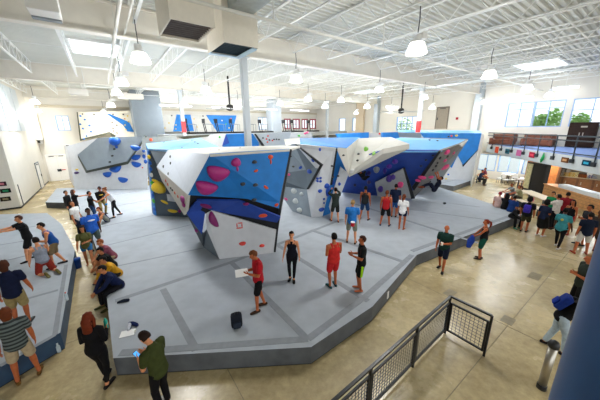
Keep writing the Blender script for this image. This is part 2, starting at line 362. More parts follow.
# ------------------------------------------------------------------ climbing walls
TRIS = []
def facet(parent, pts, m, name='wall_panel', th=.07, away=None):
    pts = [Vector(p) for p in pts]; c = sum(pts, Vector()) / len(pts)
    n = Vector()
    for i in range(len(pts)): n += (pts[i] - c).cross(pts[(i + 1) % len(pts)] - c)
    n.normalize(); view = Vector((0, 0, EYE)) - c
    if n.dot(view) < 0: n = -n; pts = pts[::-1]
    if away is not None: n = away
    bm = bmesh.new(); a = [bm.verts.new(p) for p in pts]; b_ = [bm.verts.new(p - n * th) for p in pts]; k = len(pts)
    f = bm.faces.new(a); r = bmesh.ops.triangulate(bm, faces=[f]); 
    for t in r['faces']: TRIS.append(([v.co.copy() for v in t.verts], parent))
    f2 = bm.faces.new(b_[::-1]); bmesh.ops.triangulate(bm, faces=[f2])
    for i in range(k): bm.faces.new((b_[i], b_[(i + 1) % k], a[(i + 1) % k], a[i]))
    bmesh.ops.recalc_face_normals(bm, faces=bm.faces[:])
    return link(name, bm, m, parent)
def hit(x, y, parent):
    o = Vector((0, 0, EYE)); d = ray(x, y); best = None
    from mathutils.geometry import intersect_ray_tri
    for t, pr in TRIS:
        if pr is not parent: continue
        h = intersect_ray_tri(*t, d, o, True)
        if h is not None and (h - o).dot(d) > 0 and (best is None or (h - o).length < (best[0] - o).length):
            n = (t[1] - t[0]).cross(t[2] - t[0]).normalized()
            if n.dot(o - h) < 0: n = -n
            best = (h, n)
    return best
HC = {}
def hmat(c): return mat('hold_' + c, c, .45, noise=.12, nscale=12)
def hold(parent, x, y, wpx, hpx, colr, kind='blob', depth=.5, ang=0, name='climbing_hold'):
    r = hit(x, y, parent)
    if r is None: return None
    p, n = r; dist = (p - Vector((0, 0, EYE))).length
    sc = dist / F_PX / (1 + ((x - 300) / F_PX) ** 2 + ((y - 200) / F_PX) ** 2) ** .5
    a, b_ = wpx * sc / 2, hpx * sc / 2
    rt = ray(x, y).normalized().cross(Vector((0, 0, 1))).normalized(); rt = (rt - n * rt.dot(n)).normalized(); up = n.cross(rt)
    if up.z < 0: up = -up
    ca, sa = math.cos(R(ang)), math.sin(R(ang)); u, v = rt * ca + up * sa, up * ca - rt * sa
    d = min(a, b_) * depth * 1.6
    if kind == 'crescent': b_ *= 1.25; a *= 1.06; d = a * .5
    k_up = max(.45, abs(up.normalized().cross(ray(x, y).normalized()).length)); b_ /= k_up; k_rt = max(.45, rt.cross(ray(x, y).normalized()).length); a /= k_rt; bm = bmesh.new(); seg = 16 if wpx > 4 else 8
    g = bmesh.ops.create_uvsphere(bm, u_segments=seg, v_segments=max(6, seg // 2), radius=1)
    rnd = random.random() * 6
    for q in bm.verts:
        X, Y, Z = q.co
        if kind == 'crescent': Y = Y * .7 * (1 - .2 * X * X) + .36 * X * X - .14
        elif kind == 'cone': Y = Y * (1 - .25 * Y); X = X * (1 + .3 * Y)
        elif kind == 'pyramid':
            s = max(abs(X), abs(Y), 1e-4); l = math.hypot(X, Y); X, Y = (X * l / s, Y * l / s) if s > .01 else (X, Y); Z = (1 - max(abs(X), abs(Y))) * (1 if Z > 0 else .1)
        else: w = 1 + .06 * math.sin(3 * math.atan2(Y, X) + rnd) * (1 - abs(Z)); X *= w; Y *= w
        q.co = p + n * (Z * d if Z > -.05 else -.01) + u * X * a + v * Y * b_
    o = link(name, bm, hmat(colr), parent, smooth=(kind != 'pyramid'))
    return o
BLK, PUR, YEL, ORG, BLU, PNK, WHT, GRN, RED, VIO = '1d2024', 'b0267f', 'e6c22c', 'e8552f', '1560c4', 'f04a8c', 'e8e8e4', '49b53a', 'e23a2e', '5b2f9e'

# --- the front boulder (blue prow)
B1 = thing('climbing_boulder', 'front climbing boulder with a bright blue overhanging face and big magenta holds', 'climbing wall')
a, b_ = dd(210, 154.3, 7.8), dd(290, 149.2, 9.0); c, e = dd(188, 195, 8.3), dd(279, 208.5, 8.75)
tl, gl = dd(167.7, 150.2, 12.4), dd(147.8, 148.8, 15.0); wl = dd(156.5, 166.8, 13.0)
f = facet(B1, [a, b_, dd(279.5, 202, 8.75), e, dd(247, 198.8, 8.5), c], W_BLUE); f['label'] = 'bright blue upper panel'
f = facet(B1, [tl, a, c, wl], mat('wall_pale_blue', 'ccd5e2', .6, noise=.05)); f['label'] = 'pale left facet'
f = facet(B1, [wl, c, dd(186, 214, 8.8), dd(184, 215, 9.2), dd(162, 181, 13.2)], W_CREAM)
f = facet(B1, [gl, tl, wl, dd(184, 190, 13.6), at(200, 217.5, .45), at(185, 217, .45), at(155.8, 215.5, .45)], W_DGREY); f['label'] = 'charcoal left facet'
# black recess behind the edges, then the facet with its downward shade put into a darker blue, the second black recess, the white foot
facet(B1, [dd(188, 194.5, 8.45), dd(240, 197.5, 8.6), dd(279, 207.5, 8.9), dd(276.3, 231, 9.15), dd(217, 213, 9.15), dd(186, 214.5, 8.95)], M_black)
f = facet(B1, [dd(197, 200.3, 8.5), dd(239.5, 201, 8.52), dd(280.5, 217.3, 8.72), dd(277, 222.6, 8.85), dd(218.4, 211.8, 8.95), dd(205.6, 209, 9.0), dd(202, 234.5, 9.2), dd(186.5, 213.5, 8.75)], W_DBLUE); f['label'] = 'blue lower overhang with shade in its colour'
f = facet(B1, [dd(205.6, 208.6, 9.05), dd(218.4, 212.4, 9.0), dd(276.2, 229.9, 9.05), at(273.4, 252.8, .46), at(219.4, 259.2, .46), dd(206.5, 229, 9.15)], W_WHITE); f['label'] = 'white foot panel'
facet(B1, [dd(206.5, 229, 9.15), at(219.4, 259.2, .46), at(203.8, 247.3, .46)], W_MGREY)
facet(B1, [dd(187, 214.5, 8.9), dd(202, 234.3, 9.25), dd(206, 230, 9.3), at(203.8, 247.3, .46), at(200, 241, .46)], W_DGREY)
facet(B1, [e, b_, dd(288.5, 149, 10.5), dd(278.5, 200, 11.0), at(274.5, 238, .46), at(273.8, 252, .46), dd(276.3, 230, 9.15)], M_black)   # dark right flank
# tops
f = facet(B1, [gl, tl, dd(219.5, 147, 11.5), dd(200, 138, 15.5), dd(146, 143.7, 17.0)], W_LBLUE); f['label'] = 'pale blue top slab'
f = facet(B1, [tl, a, b_, dd(300, 146.2, 11.0), dd(284, 145.6, 11.0), dd(258, 146, 11.0), dd(219.5, 147, 11.5)], W_CREAM); f['label'] = 'cream walk-off top'
facet(B1, [gl, dd(146, 143.7, 17.0), at(153, 214, .46) , at(155.8, 215.5, .46)], W_BLUE)
bk = [dd(146, 143.7, 17.0), dd(200, 138, 15.5), at(205, 213, .46), at(152, 213, .46)]
facet(B1, bk, W_GREY)
for x, y, w, h, k, an in ((218, 172.5, 22, 17, 'crescent', -18), (206.5, 187, 21, 15, 'crescent', -22), (236, 162.5, 9.5, 9, 'blob', 0), (237.5, 169, 2.5, 5, 'blob', 0), (206, 206, 12, 4.5, 'blob', -28), (213.5, 219.5, 17, 8, 'crescent', -72), (246, 204, 6.5, 3, 'blob', 12), (230, 187, 0.1, .1, 'blob', 0)):
    if w > 1: hold(B1, x, y, w, h, PUR if y < 200 else '8a1c68', k, .5, an)
for x, y in ((254.5, 162), (242.8, 184), (255.5, 185), (254.2, 199.8)): hold(B1, x, y, 5.2, 3.6, '3b4045', 'blob', .6)
for x, y, w, h, an in ((270.5, 157, 5, 4.5, 0), (270.8, 161.5, 2, 6, 0), (256, 170.8, 4.5, 2.6, 15), (266, 187.3, 5.5, 2.8, -35), (276.5, 205, 4.5, 3, 30), (263, 215.6, 9, 3.4, 15)): hold(B1, x, y, w, h, ORG, 'blob', .5, an)
for x, y, w, h in ((242.5, 243.6, 7, 4), (262, 245.7, 5.5, 3.2), (239.5, 228, 7, 1.2), (240, 223, 5, 1.2), (237, 225.5, 1.2, 5), (242, 225.5, 1.2, 5)): hold(B1, x, y, w, h, RED, 'blob', .5)
for x, y in ((170.3, 156.6), (170.6, 163.2), (163.5, 166.5), (168.3, 173.6), (157.5, 169.5), (171, 188), (172.5, 190)): hold(B1, x, y, 2.1, 2.4, BLK)
for x, y, w, h, an in ((159, 187.5, 12.5, 12, 0), (155.5, 181, 7, 3, -15), (164.5, 202, 7, 2.6, -20), (172.5, 211, 9, 3.4, 0)): hold(B1, x, y, w, h, YEL, 'blob', .55, an)
for x, y, w, h in ((183, 199, 6, 9), (184, 204.5, 5, 5), (179.5, 211, 3, 3.5), (188.5, 223, 4, 6), (196.5, 230.5, 4, 4)): hold(B1, x, y, w, h, '96207a', 'cone', .5)
for x, y in ((166, 181), (168, 184.5), (175, 193), (178, 196.5)): hold(B1, x, y, 2, 3.6, 'c8502c')
hold(B1, 171.5, 198, 8, 7, 'c8ccd0', 'pyramid', .5)
for x, y, cc in ((149.2, 152, BLU), (149, 157, YEL), (150, 163, BLU), (150.6, 169, BLU), (151.5, 175, 'e8e8e4'), (152, 183, GRN), (152.6, 189, GRN), (153, 195, BLU), (153.6, 201, GRN), (154.5, 209, BLU)): hold(B1, x, y, 3, 4.6, cc)
for x, y in ((164, 142.3), (192, 140.5), (195, 142), (198, 143.5), (182, 147.8), (199, 149.3), (211, 149.3), (219, 150), (240, 148)): hold(B1, x, y, 1.9, 1.2, BLK)

# --- the middle boulder
B2 = thing('climbing_boulder', 'middle climbing boulder with white panels, grey facets and black seams', 'climbing wall')
f = facet(B2, [dd(294.8, 143.8, 13), dd(336, 148, 12.3), dd(330, 184.8, 12.9), at(322.5, 216.5, .46), at(311.3, 217.3, .46), dd(306.8, 189.5, 13.3), dd(321.5, 165.3, 12.4)], W_WHITE)
facet(B2, [dd(285, 145.5, 14.6), dd(294, 144, 13.2), dd(306, 169.8, 13.6), dd(285, 173, 14.7)], W_GREY)
f = facet(B2, [dd(294, 144, 13.2), dd(320.8, 165.3, 12.6), dd(307, 189.5, 13.5), dd(306, 169.8, 13.6)], W_MGREY); f['label'] = 'slate grey facet'
facet(B2, [dd(284, 173, 14.7), dd(306, 169.8, 13.6), dd(307, 189.5, 13.5), dd(283, 181, 14.9)], W_MGREY)
facet(B2, [dd(283, 181, 14.9), dd(307, 189.5, 13.5), dd(283, 187, 14.9)], W_DGREY)
f = facet(B2, [dd(282, 186.5, 14.9), dd(306.8, 189.5, 13.5), at(311.3, 217.3, .46), at(292.5, 211.3, .46), dd(283, 198, 14.9)], W_GREY)
facet(B2, [dd(294.4, 144, 12.95), dd(297, 145.4, 12.85), dd(322.5, 165.3, 12.25), dd(319.6, 165.4, 12.35)], M_black, 'edge_strip'); facet(B2, [dd(322.5, 165.3, 12.25), dd(308.5, 189.3, 13.1), dd(306.2, 189.5, 13.2), dd(319.6, 165.4, 12.35)], M_black, 'edge_strip')
f = facet(B2, [dd(336, 148, 12.9), dd(349.5, 174, 13.5), dd(342, 192, 13.7), at(330, 213.5, .46), at(322.5, 216.3, .46)], W_BLUE); f['label'] = 'narrow blue strip'
facet(B2, [dd(340.6, 167, 12.95), dd(348.6, 173.8, 13.1), dd(342.3, 191, 13.25), at(331, 213, .48), dd(329, 207, 13.45)], W_WHITE)
facet(B2, [dd(335.6, 148, 12.35), dd(337.5, 149, 12.4), dd(332.3, 185, 12.95), dd(330, 185, 12.9)], M_black, 'edge_strip')
arch = facet(B2, [dd(337.5, 147.5, 12.2), dd(346.5, 148.3, 12.4), dd(358.5, 138.3, 15.5), dd(390.8, 137, 15.5), dd(409.5, 143.8, 12.6), dd(382.5, 149, 11.9), dd(348.8, 172.8, 12.6)], W_CREAM, th=.22); arch['label'] = 'cream arch over the cave'
f = facet(B2, [dd(299.7, 138, 17), dd(360, 137.2, 17), dd(347.3, 148, 13.2), dd(300, 143.8, 13.3)], W_BLUE)
facet(B2, [dd(284, 139, 16.5), dd(299.7, 138, 17), dd(300, 144, 13.3), dd(286, 146, 14)], W_CREAM)
for x, y in ((327.5, 156), (327, 175), (332, 166), (343.5, 155.3), (358.5, 154), (357.5, 160.5), (361, 169), (338, 176), (293.3, 166.5), (290.5, 156.3), (333, 177)): hold(B2, x, y, 2.8, 2, '3a3b38')
for x, y, w, h, an in ((320, 149.6, 2.6, 3.6, 0), (313, 160.3, 4, 3, 0), (300.5, 167.5, 4, 3, 30), (309.5, 171.5, 4.5, 4.5, 0), (317.5, 178.5, 3, 2.6, 0), (320.5, 178, 3, 2.6, 0), (317.5, 181, 3, 2.6, 0), (320.5, 181.3, 3, 2.6, 0), (327, 186, 6, 5, -40), (328, 192, 5, 9, 0), (320, 191, 4.5, 3.6, 0), (324, 199, 2.4, 2.4, 0), (321.5, 209.5, 6, 4, 15), (339.5, 184, 3, 3.6, 0), (333, 182.5, 3, 5, 0), (324, 203, 2, 2, 0)): hold(B2, x, y, w, h, '1a4fb8', 'blob', .5, an)
for x, y, w in ((294, 191, 5.5), (301.5, 194, 4), (295.5, 201, 5.5), (299.5, 210, 5)): hold(B2, x, y, w, w, 'c9cfce', 'blob', .4)
for x, y in ((283.5, 146.5), (288.5, 174.5), (286, 199)): hold(B2, x, y, 4, 2.6, PNK)
hold(B2, 366, 149, 4.5, 4.5, '7cc244'); hold(B2, 374.3, 153.5, 4.5, 6, '7cc244')
hold(B2, 352, 171, 6, 4.5, WHT, 'blob', .5)

# --- the cave boulder on the right
B3 = thing('climbing_boulder', 'right climbing boulder with a deep blue cave, pale blue top and grey overhanging arete', 'climbing wall')
T1, T2 = dd(382, 151, 13.3), dd(439.8, 151, 14.4)
f = facet(B3, [dd(346, 166, 15.6), dd(360, 158, 14.4), T1, T2, dd(412, 192, 17.6), at(411.5, 199.3, .46), at(377.5, 196, .46), at(341.5, 192.3, .46)], W_DBLUE); f['label'] = 'deep blue cave face'
f = facet(B3, [T1, T2, dd(468.3, 139.8, 17.6), dd(400, 137.6, 18.5), dd(388, 140, 16)], W_LBLUE); f['label'] = 'pale blue top'
f = facet(B3, [T2, dd(459.3, 144.3, 15.9), dd(468.3, 139.8, 17.5), dd(436.8, 174, 17.1), at(413.5, 198.5, .46), dd(412, 192, 17.6)], mat('arete_grey', '7d7b78', .6, noise=.25, nscale=3)); f['label'] = 'grey overhanging arete'
facet(B3, [dd(468.3, 139.8, 17.5), dd(459.3, 144.3, 15.9), dd(462, 147, 16.4)], W_CREAM)
f = facet(B3, [dd(375, 183, 16.0), dd(403, 169, 14.9), dd(411.3, 199, 17.0), dd(377.5, 196, 17.1)], mat('pale_volume', 'b3b5b6', .6, noise=.1)); f['label'] = 'pale grey lower panel'
facet(B3, [dd(412, 187, 16.4), dd(414, 191, 16.6), dd(441, 151.5, 14.2), dd(439, 151.3, 14.15)], M_black, 'edge_strip')
facet(B3, [dd(403, 168.5, 14.95), dd(405, 168.5, 14.95), dd(415, 198.5, 16.95), dd(411, 199, 17.0)], M_black, 'edge_strip')
facet(B3, [dd(468.3, 139.8, 17.6), dd(400, 137.6, 18.6), at(405, 193, .46), at(437, 186.5, .46)], W_GREY)
hh = [(437.5, 140.8, BLK), (429.5, 140, BLK)]
for x, y, cc in hh: hold(B3, x, y, 2.4, 1.6, cc)
for x, y, w, h, cc in ((433, 155.5, 3, 2, '26314a'), (426, 160, 3, 2, '26314a'), (421, 166, 3, 2, '26314a'), (386.5, 156, 5, 3.6, VIO), (395, 161.5, 5.5, 4.5, VIO), (389, 166.3, 5.5, 4, VIO), (384.8, 171, 3.5, 6, '3d2288'), (376.5, 169.5, 6, 6, '8c9090'), (369, 182, 4, 4, '2c2060'), (369, 173, 4, 4, '2c2060'), (355, 185, 3, 3, '1b1c40'), (372.5, 158.5, 4, 3, GRN), (379.5, 162, 4, 3, '26314a'), (389, 178.5, 6, 7, '4a2b8e'), (393, 177, 5, 5, '4a2b8e'), (380.5, 189, 5.5, 6, '4a2b8e'), (400.5, 184.5, 5.5, 6, PNK), (397, 187, 3.5, 2.5, PNK)): hold(B3, x, y, w, h, cc, 'blob', .55)
for x, y, w, h, cc, an in ((447, 152, 6, 5, PNK, 20), (453.5, 153, 3.5, 3, PNK, 0), (445, 160.5, 4, 3, PNK, 20), (444.3, 167, 8, 6, PNK, 40), (431, 177, 4, 4.6, PNK, 30), (422, 177.5, 8, 3.4, PNK, 8), (418, 180.5, 5.5, 2.6, PNK, 0), (440, 158, 3, 3, BLK, 0), (436, 166, 2.6, 2.6, BLK, 0), (437.5, 163, 2.2, 2.2, BLK, 0), (433, 170, 2.6, 2.6, BLK, 0), (430, 182, 2.4, 2.4, BLK, 0), (447.5, 156.5, 3, 2.6, BLK, 0)): hold(B3, x, y, w, h, cc, 'blob', .5, an)

# --- far right wall
B4 = thing('climbing_wall', 'far right climbing wall with a jagged blue upper part over white', 'climbing wall')
D4 = lambda x, y, k=0: dd(x, y, 26.4 + (x - 425) / 56 * 1.0 - k)
facet(B4, [D4(419, 132.5), D4(482, 133.3), D4(478.5, 150), D4(471, 184), D4(436, 186)], W_WHITE)
for pl in (((481.5, 133.5), (478, 149.3), (463, 164.8), (457.8, 155.3), (460, 133.3)), ((420, 132.8), (460, 133.3), (457.8, 155.3), (451.8, 168), (440, 158))):
    f = facet(B4, [D4(x, y, .12) for x, y in pl], W_BLUE); f['label'] = 'jagged blue panel'
facet(B4, [D4(478.4, 149.6, .05), D4(463, 167, .05), D4(462.5, 164.5, .1), D4(477.8, 149, .1)], M_black, 'edge_strip')
facet(B4, [D4(482, 133.3), dd(484.3, 135, 28.6), dd(478.5, 165, 28.6), at(474.5, 181.5, 0), at(471.2, 187, 0), D4(478.5, 150)], W_CREAM)
facet(B4, [D4(398, 132), D4(482, 133.3), dd(480, 130.6, 29), dd(398, 130.2, 29)], W_LBLUE)
facet(B4, [D4(398, 132), D4(421, 132.5), D4(440, 160), at(420, 187, .46)], W_GREY)
for x, y, cc in ((451.5, 136, RED), (448.5, 136.5, BLK), (456.5, 135.6, YEL), (448.3, 174.5, BLU), (446, 179, YEL), (452, 160, YEL), (450, 165, YEL)): hold(B4, x, y, 2.8 if cc == YEL and y < 140 else 2, 2, cc)

# --- back left wall
B5 = thing('climbing_wall', 'back left climbing wall with a large grey polygon slab and blue macro holds', 'climbing wall')
D5 = lambda x, y, k=0: dd(x, y, 27.4 - (x - 75) / 65 * 3.3 - k)
facet(B5, [D5(66.8, 146), D5(96, 138.2), D5(146, 136.2), D5(147.5, 189), D5(140, 189.2), D5(75.5, 189.3)], W_WHITE)
f = facet(B5, [D5(77.7, 154.8, .7), D5(98, 137.8, .7), D5(144, 136.3, .7), D5(126, 161.5, .7), D5(87, 170.3, .7)], W_GREY, th=.15); f['label'] = 'big grey polygon slab'
facet(B5, [D5(77.7, 154.8, .55), D5(87, 170.3, .55), D5(126, 161.5, .55), D5(144, 136.3, .55), D5(147, 137, .1), D5(128, 164.2, .1), D5(86, 173, .1), D5(78, 157.5, .1)], mat('slab_edge', '4c5146', .7, noise=.1), 'edge_strip')
facet(B5, [D5(66.8, 146), D5(75.5, 189.3), at(70, 180, 0), dd(64, 146, 31)], W_WHITE)
for x, y, w, h, k, an in ((115, 141.2, 9.5, 8.5, 'blob', 0), (116.5, 147, 2.4, 3, 'blob', 0), (135.6, 147.6, 8.5, 6.5, 'crescent', -10), (135.4, 157, 9, 6.5, 'crescent', 0), (136.3, 164.2, 8, 6.5, 'crescent', -15), (115.7, 168.7, 10, 7.5, 'crescent', 10), (107.4, 174.2, 7, 6.5, 'crescent', 0), (123, 179.6, 8, 6.5, 'crescent', -15), (143.6, 150.4, 3, 5, 'blob', 0), (144, 156.5, 3, 4.6, 'blob', 0), (145.6, 161.5, 3, 4.6, 'blob', 0)): hold(B5, x, y, w, h, '1458b8', k, .6, an)
for x, y in ((114.3, 149), (112.2, 155.8), (109.7, 162)): hold(B5, x, y, 2.4, 1.7, BLK)
hold(B5, 76.5, 172.8, 4, 2.4, '4a2478'); hold(B5, 76.8, 169.6, 2.6, 1.8, YEL); hold(B5, 142.5, 167.7, 1.6, 1.4, RED)
B6 = thing('climbing_wall', 'cream upper climbing wall with a blue lightning stripe at back left', 'climbing wall')
J6 = 23.8; U = lambda x, y, k=0: onJ(x, y, J6 - k)
facet(B6, [U(77, 112), U(137, 110.6), U(141, 136), U(120, 140), U(109.5, 132.8), U(80.3, 139.8)], mat('wall_ivory', 'e6e0cf', .65, noise=.06), th=.3)
f = facet(B6, [U(106.5, 113.7, .04), U(109, 113.6, .04), U(129, 122, .04), U(134.2, 132, .04), U(127.5, 131.5, .04), U(123, 125, .04)], W_BLUE); f['label'] = 'blue lightning stripe'
for q4 in (((76.6, 112), (77.8, 112), (81.2, 138.8), (80, 141)), ((81.2, 138.8), (109.5, 131.8), (109.5, 133.8), (80, 141)), ((109.5, 131.8), (116, 135.5), (114.5, 137), (109.5, 133.8))): facet(B6, [U(x, y, .02) for x, y in q4], mat('slab_edge2', '5a5c4c', .7), 'edge_strip')
for x, y in ((80.4, 116), (84.8, 119.6), (80.3, 124.2), (89.5, 125.5), (83, 128.6), (91, 131.6), (86.6, 136), (84, 139)): hold(B6, x, y, 1.9, 1.9, '2a78c8')
for x, y, cc in ((82.6, 114, BLK), (94, 114.2, BLK), (113, 114.2, BLK), (123.3, 114.4, BLK), (135.5, 114.6, BLK), (112.2, 122.4, '5a4a3a'), (116.8, 125.2, '5a4a3a'), (113, 128.2, '5a4a3a'), (113.5, 131, '5a4a3a'), (117, 133, '5a4a3a'), (124.7, 118.8, 'e0902c'), (127.6, 116, YEL), (126, 129.5, YEL), (125, 125, YEL), (128.5, 121.8, YEL)): hold(B6, x, y, 1.5, 1.4, cc)

# --- panels on the fitness floor's back wall
B7 = thing('climbing_wall', 'long cream and blue climbing wall behind the fitness floor', 'climbing wall')
J7 = 24.3; V = lambda x, y, k=0: onJ(x, y, J7 - k)
facet(B7, [V(158.5, 114.5), V(252, 115.5), V(251, 131.5), V(160, 132)], W_CREAM, th=.3)
for pl in (((176.5, 114.5), (190.5, 114.6), (194, 131), (173.2, 131.5)), ((206, 115), (236.5, 115.4), (234, 126), (233.5, 131.2), (217, 131.4))):
    f = facet(B7, [V(x, y, .06) for x, y in pl], W_BLUE); f['label'] = 'blue panel'
for x, y, cc in ((161, 115.6, BLK), (171.7, 115.6, BLK), (169, 123, YEL), (165, 128, YEL), (176, 125, YEL), (175.7, 129, YEL), (203, 116, BLK), (194, 119, YEL), (197, 127, YEL), (231, 118.5, ORG), (226, 124, GRN), (229, 128, YEL), (214, 120, BLK), (222, 120.5, WHT)): hold(B7, x, y, 1.5, 1.4, cc)
# --- boulders seen behind the middle island
def lump(label, pts, m, dist, th=.5, extra=()):
    r = thing('climbing_boulder', label, 'climbing wall')
    facet(r, [dd(x, y, dist) for x, y in pts], m, th=th, away=Vector((0, -1, 0)))
    for p2, m2 in extra: facet(r, [dd(x, y, dist - .08) for x, y in p2], m2, th=.05)
    return r
L1 = lump('blue faceted boulder top behind the tall grey column', ((226, 134), (244.5, 133.5), (258, 134), (258, 150), (221.5, 150)), W_BLUE, 20, extra=[(((226, 134), (229.5, 143), (222, 146)), W_DBLUE)])
L2 = lump('pale grey boulder with a black seam right of the tall column', ((253, 134), (291, 131.5), (288, 147), (262, 147)), mat('pale_boulder', 'c3ccd4', .6, noise=.05), 19, extra=[(((254, 134), (256, 133.8), (265.5, 147), (262.5, 147)), M_black)])
for x, y, cc in ((268, 136, RED), (266.5, 139, RED), (267.5, 142, ORG), (269.5, 140, BLK), (274, 139.3, BLK), (276.5, 139.2, BLK), (279, 139.4, BLK), (263, 138, BLK), (272.5, 140.5, RED)): hold(L2, x, y, 2, 1.6, cc)
L3 = lump('white boulder top with pink holds behind the middle boulder', ((291, 133), (311, 132.3), (314, 145), (289, 145)), W_WHITE, 20.5)
for x, y, cc in ((305, 133.6, PNK), (307, 132.8, PNK), (299, 135.8, GRN)): hold(L3, x, y, 3, 1.8, cc)
L4 = lump('low blue boulder top above the middle island', ((336, 134), (369, 132.3), (368.5, 145), (341, 145)), W_BLUE, 22.5)
L5 = lump('blue and olive boulder top with a red hold at centre right', ((368.5, 132.8), (383, 132.6), (384, 145), (368, 145)), W_CREAM, 22.8)
hold(L5, 379.5, 132.9 + .8, 2, 2, RED)
L6 = lump('second blue boulder top left of the red-banded right column', ((383, 132.6), (398, 132.2), (401, 145), (383, 145)), W_BLUE, 22.2)
L7 = lump('grey boulder with tan flank left of the front blue boulder', ((142, 137.5), (176, 136), (180, 150), (142, 150)), mat('ash_boulder', '8d9494', .6, noise=.1), 22.5)
hold(L7, 151, 139.8, 3.2, 3.2, ORG)
L8 = lump('cream boulder with a dark olive line behind the pale blue slab', ((176, 137), (226, 134), (222, 150), (180, 150)), W_CREAM, 21.5, extra=[(((176, 136.6), (210, 134.6), (208, 136.6), (184, 139)), mat('olive_panel', '4a4a3a', .7))])  # dark olive strip laid over the cream face
hold(L8, 219.6, 137, 2.2, 2.2, GRN)
L9 = lump('grey riser block left of the right red-banded column', ((398, 133), (420, 132.8), (424, 145), (399, 145)), M_grey, 23)

# ------------------------------------------------------------------ crash mats
def mat_obj(label, poly, z1, z0=.0):
    bm = prism(poly, z0, z1); o = link('crash_mat', bm, [M_top, M_side, M_seam]); tag(o, label, 'mat'); return o
def seam_strips(segs, z, w=.16, parent=None):
    for i, (p, q) in enumerate(segs):
        bm = bmesh.new(); p, q = Vector((p.x, p.y, z)), Vector((q.x, q.y, z)); d = (q - p).normalized(); s = Vector((-d.y, d.x, 0)) * w / 2; hz = Vector((0, 0, .003 + .0007 * i))
        v = [bm.verts.new(t) for t in (p + s, q + s, q - s, p - s)] + [bm.verts.new(t + hz) for t in (p + s, q + s, q - s, p - s)]
        for ff in ((3, 2, 1, 0), (4, 5, 6, 7), (0, 1, 5, 4), (1, 2, 6, 5), (2, 3, 7, 6), (3, 0, 4, 7)): bm.faces.new([v[i] for i in ff])
        bmesh.ops.recalc_face_normals(bm, faces=bm.faces[:]); link('seam_tape', bm, M_seam, parent)
P0 = lambda x, y: at(x, y, 0)
main_poly = [P0(117.5, 375.5), P0(311, 364), P0(371.5, 321), P0(415.5, 266), P0(520.5, 222.5), at(517, 212, .45), at(437, 186.5, .45), Vector((5, 24, 0)), Vector((-10, 25, 0)), at(139, 187, .45), at(76, 188, .45), at(66, 194, .45), at(86, 221, .45), at(97, 250, .45), at(105.5, 285, .45)]
MM = mat_obj('large light grey crash mat floor under the three climbing boulders', main_poly, .45, .02)
b = prism([(p.x, p.y) for p in main_poly], 0, .02); link('base_board', b, M_black, MM)
S = lambda x, y: at(x, y, .45)
seam_strips([(S(115, 301), S(232, 262)), (S(163, 289), S(196, 350)), (S(232, 263), S(306, 338)), (S(274, 243), S(368, 301)), (S(232, 262), S(343, 219)), (S(311, 230), S(404, 262)), (S(355, 204), S(478, 243)), (S(120, 353), S(308, 339)), (S(308, 339), S(366, 296)), (S(366, 296), S(412, 255)), (S(412, 251), S(512, 215))], .45, .17, MM)
seam_strips([(S(104, 246), S(202, 222)), (S(103, 269), S(222, 244)), (S(96, 228), S(160, 214)), (S(90, 211), S(154, 199)), (S(84, 200), S(150, 189)), (S(398, 208), S(505, 222)), (S(415, 199), S(480, 207)), (S(120, 183.5), S(135, 189))], .45, .07, MM)
LMp = [P0(65, 348.5), at(75, 250, .45), at(61.5, 224, .45), at(47, 213, .45), at(-60, 216, .45), P0(-140, 330), P0(-80, 420), P0(0, 388)]
LM = mat_obj('grey crash mat at left edge where three men stand and kneel', LMp, .45, .02)
LM.data.materials[1] = mat('mat_side_blue', '2c4a68', .6, noise=.3, nscale=3, bump=.5)
link('base_board', prism([(p.x, p.y) for p in LMp], 0, .02), M_black, LM)
seam_strips([(S(0, 232), S(36, 226)), (S(0, 262), S(50, 250)), (S(5, 305), S(58, 290)), (S(0, 366), S(55, 335)), (S(55, 335), S(66, 265)), (S(0, 245), S(30, 240))], .45, .1, LM)
sm_p = [at(47.5, 206.5, .0), at(80, 209, .0), at(86, 200, 0), at(62, 193.5, .3)]
SMt = mat_obj('small low grey crash mat near the double doors', [P0(47, 208), P0(86, 209), P0(84, 192), P0(58, 193)], .4)
seam_strips([(at(66, 194.5, .4), at(64, 201, .4))], .4, .1, SMt)
far = [P0(453.5, 190.5), P0(470.5, 183.5), P0(440, 178), P0(430, 188)]
FMt = mat_obj('small grey crash mat below the far right wall', [at(453.8, 186.2, .4), at(470.6, 180.6, .4), at(452, 177.2, .4), at(432, 183.2, .4)], .4)
seam_strips([(at(440, 183.5, .4), at(461, 178.5, .4))], .4, .08, FMt)
# small items on the mats
def patch(name, lab, cat, x, y, z, sx, sy, sz, m, rz=0, group=None):
    b = bx(-sx / 2, sx / 2, -sy / 2, sy / 2, 0, sz); bev(b, min(sx, sy, sz) * .25, 2); p = at(x, y, z); return tag(link(name, b, m, None, True, p, rz), lab, cat, group)
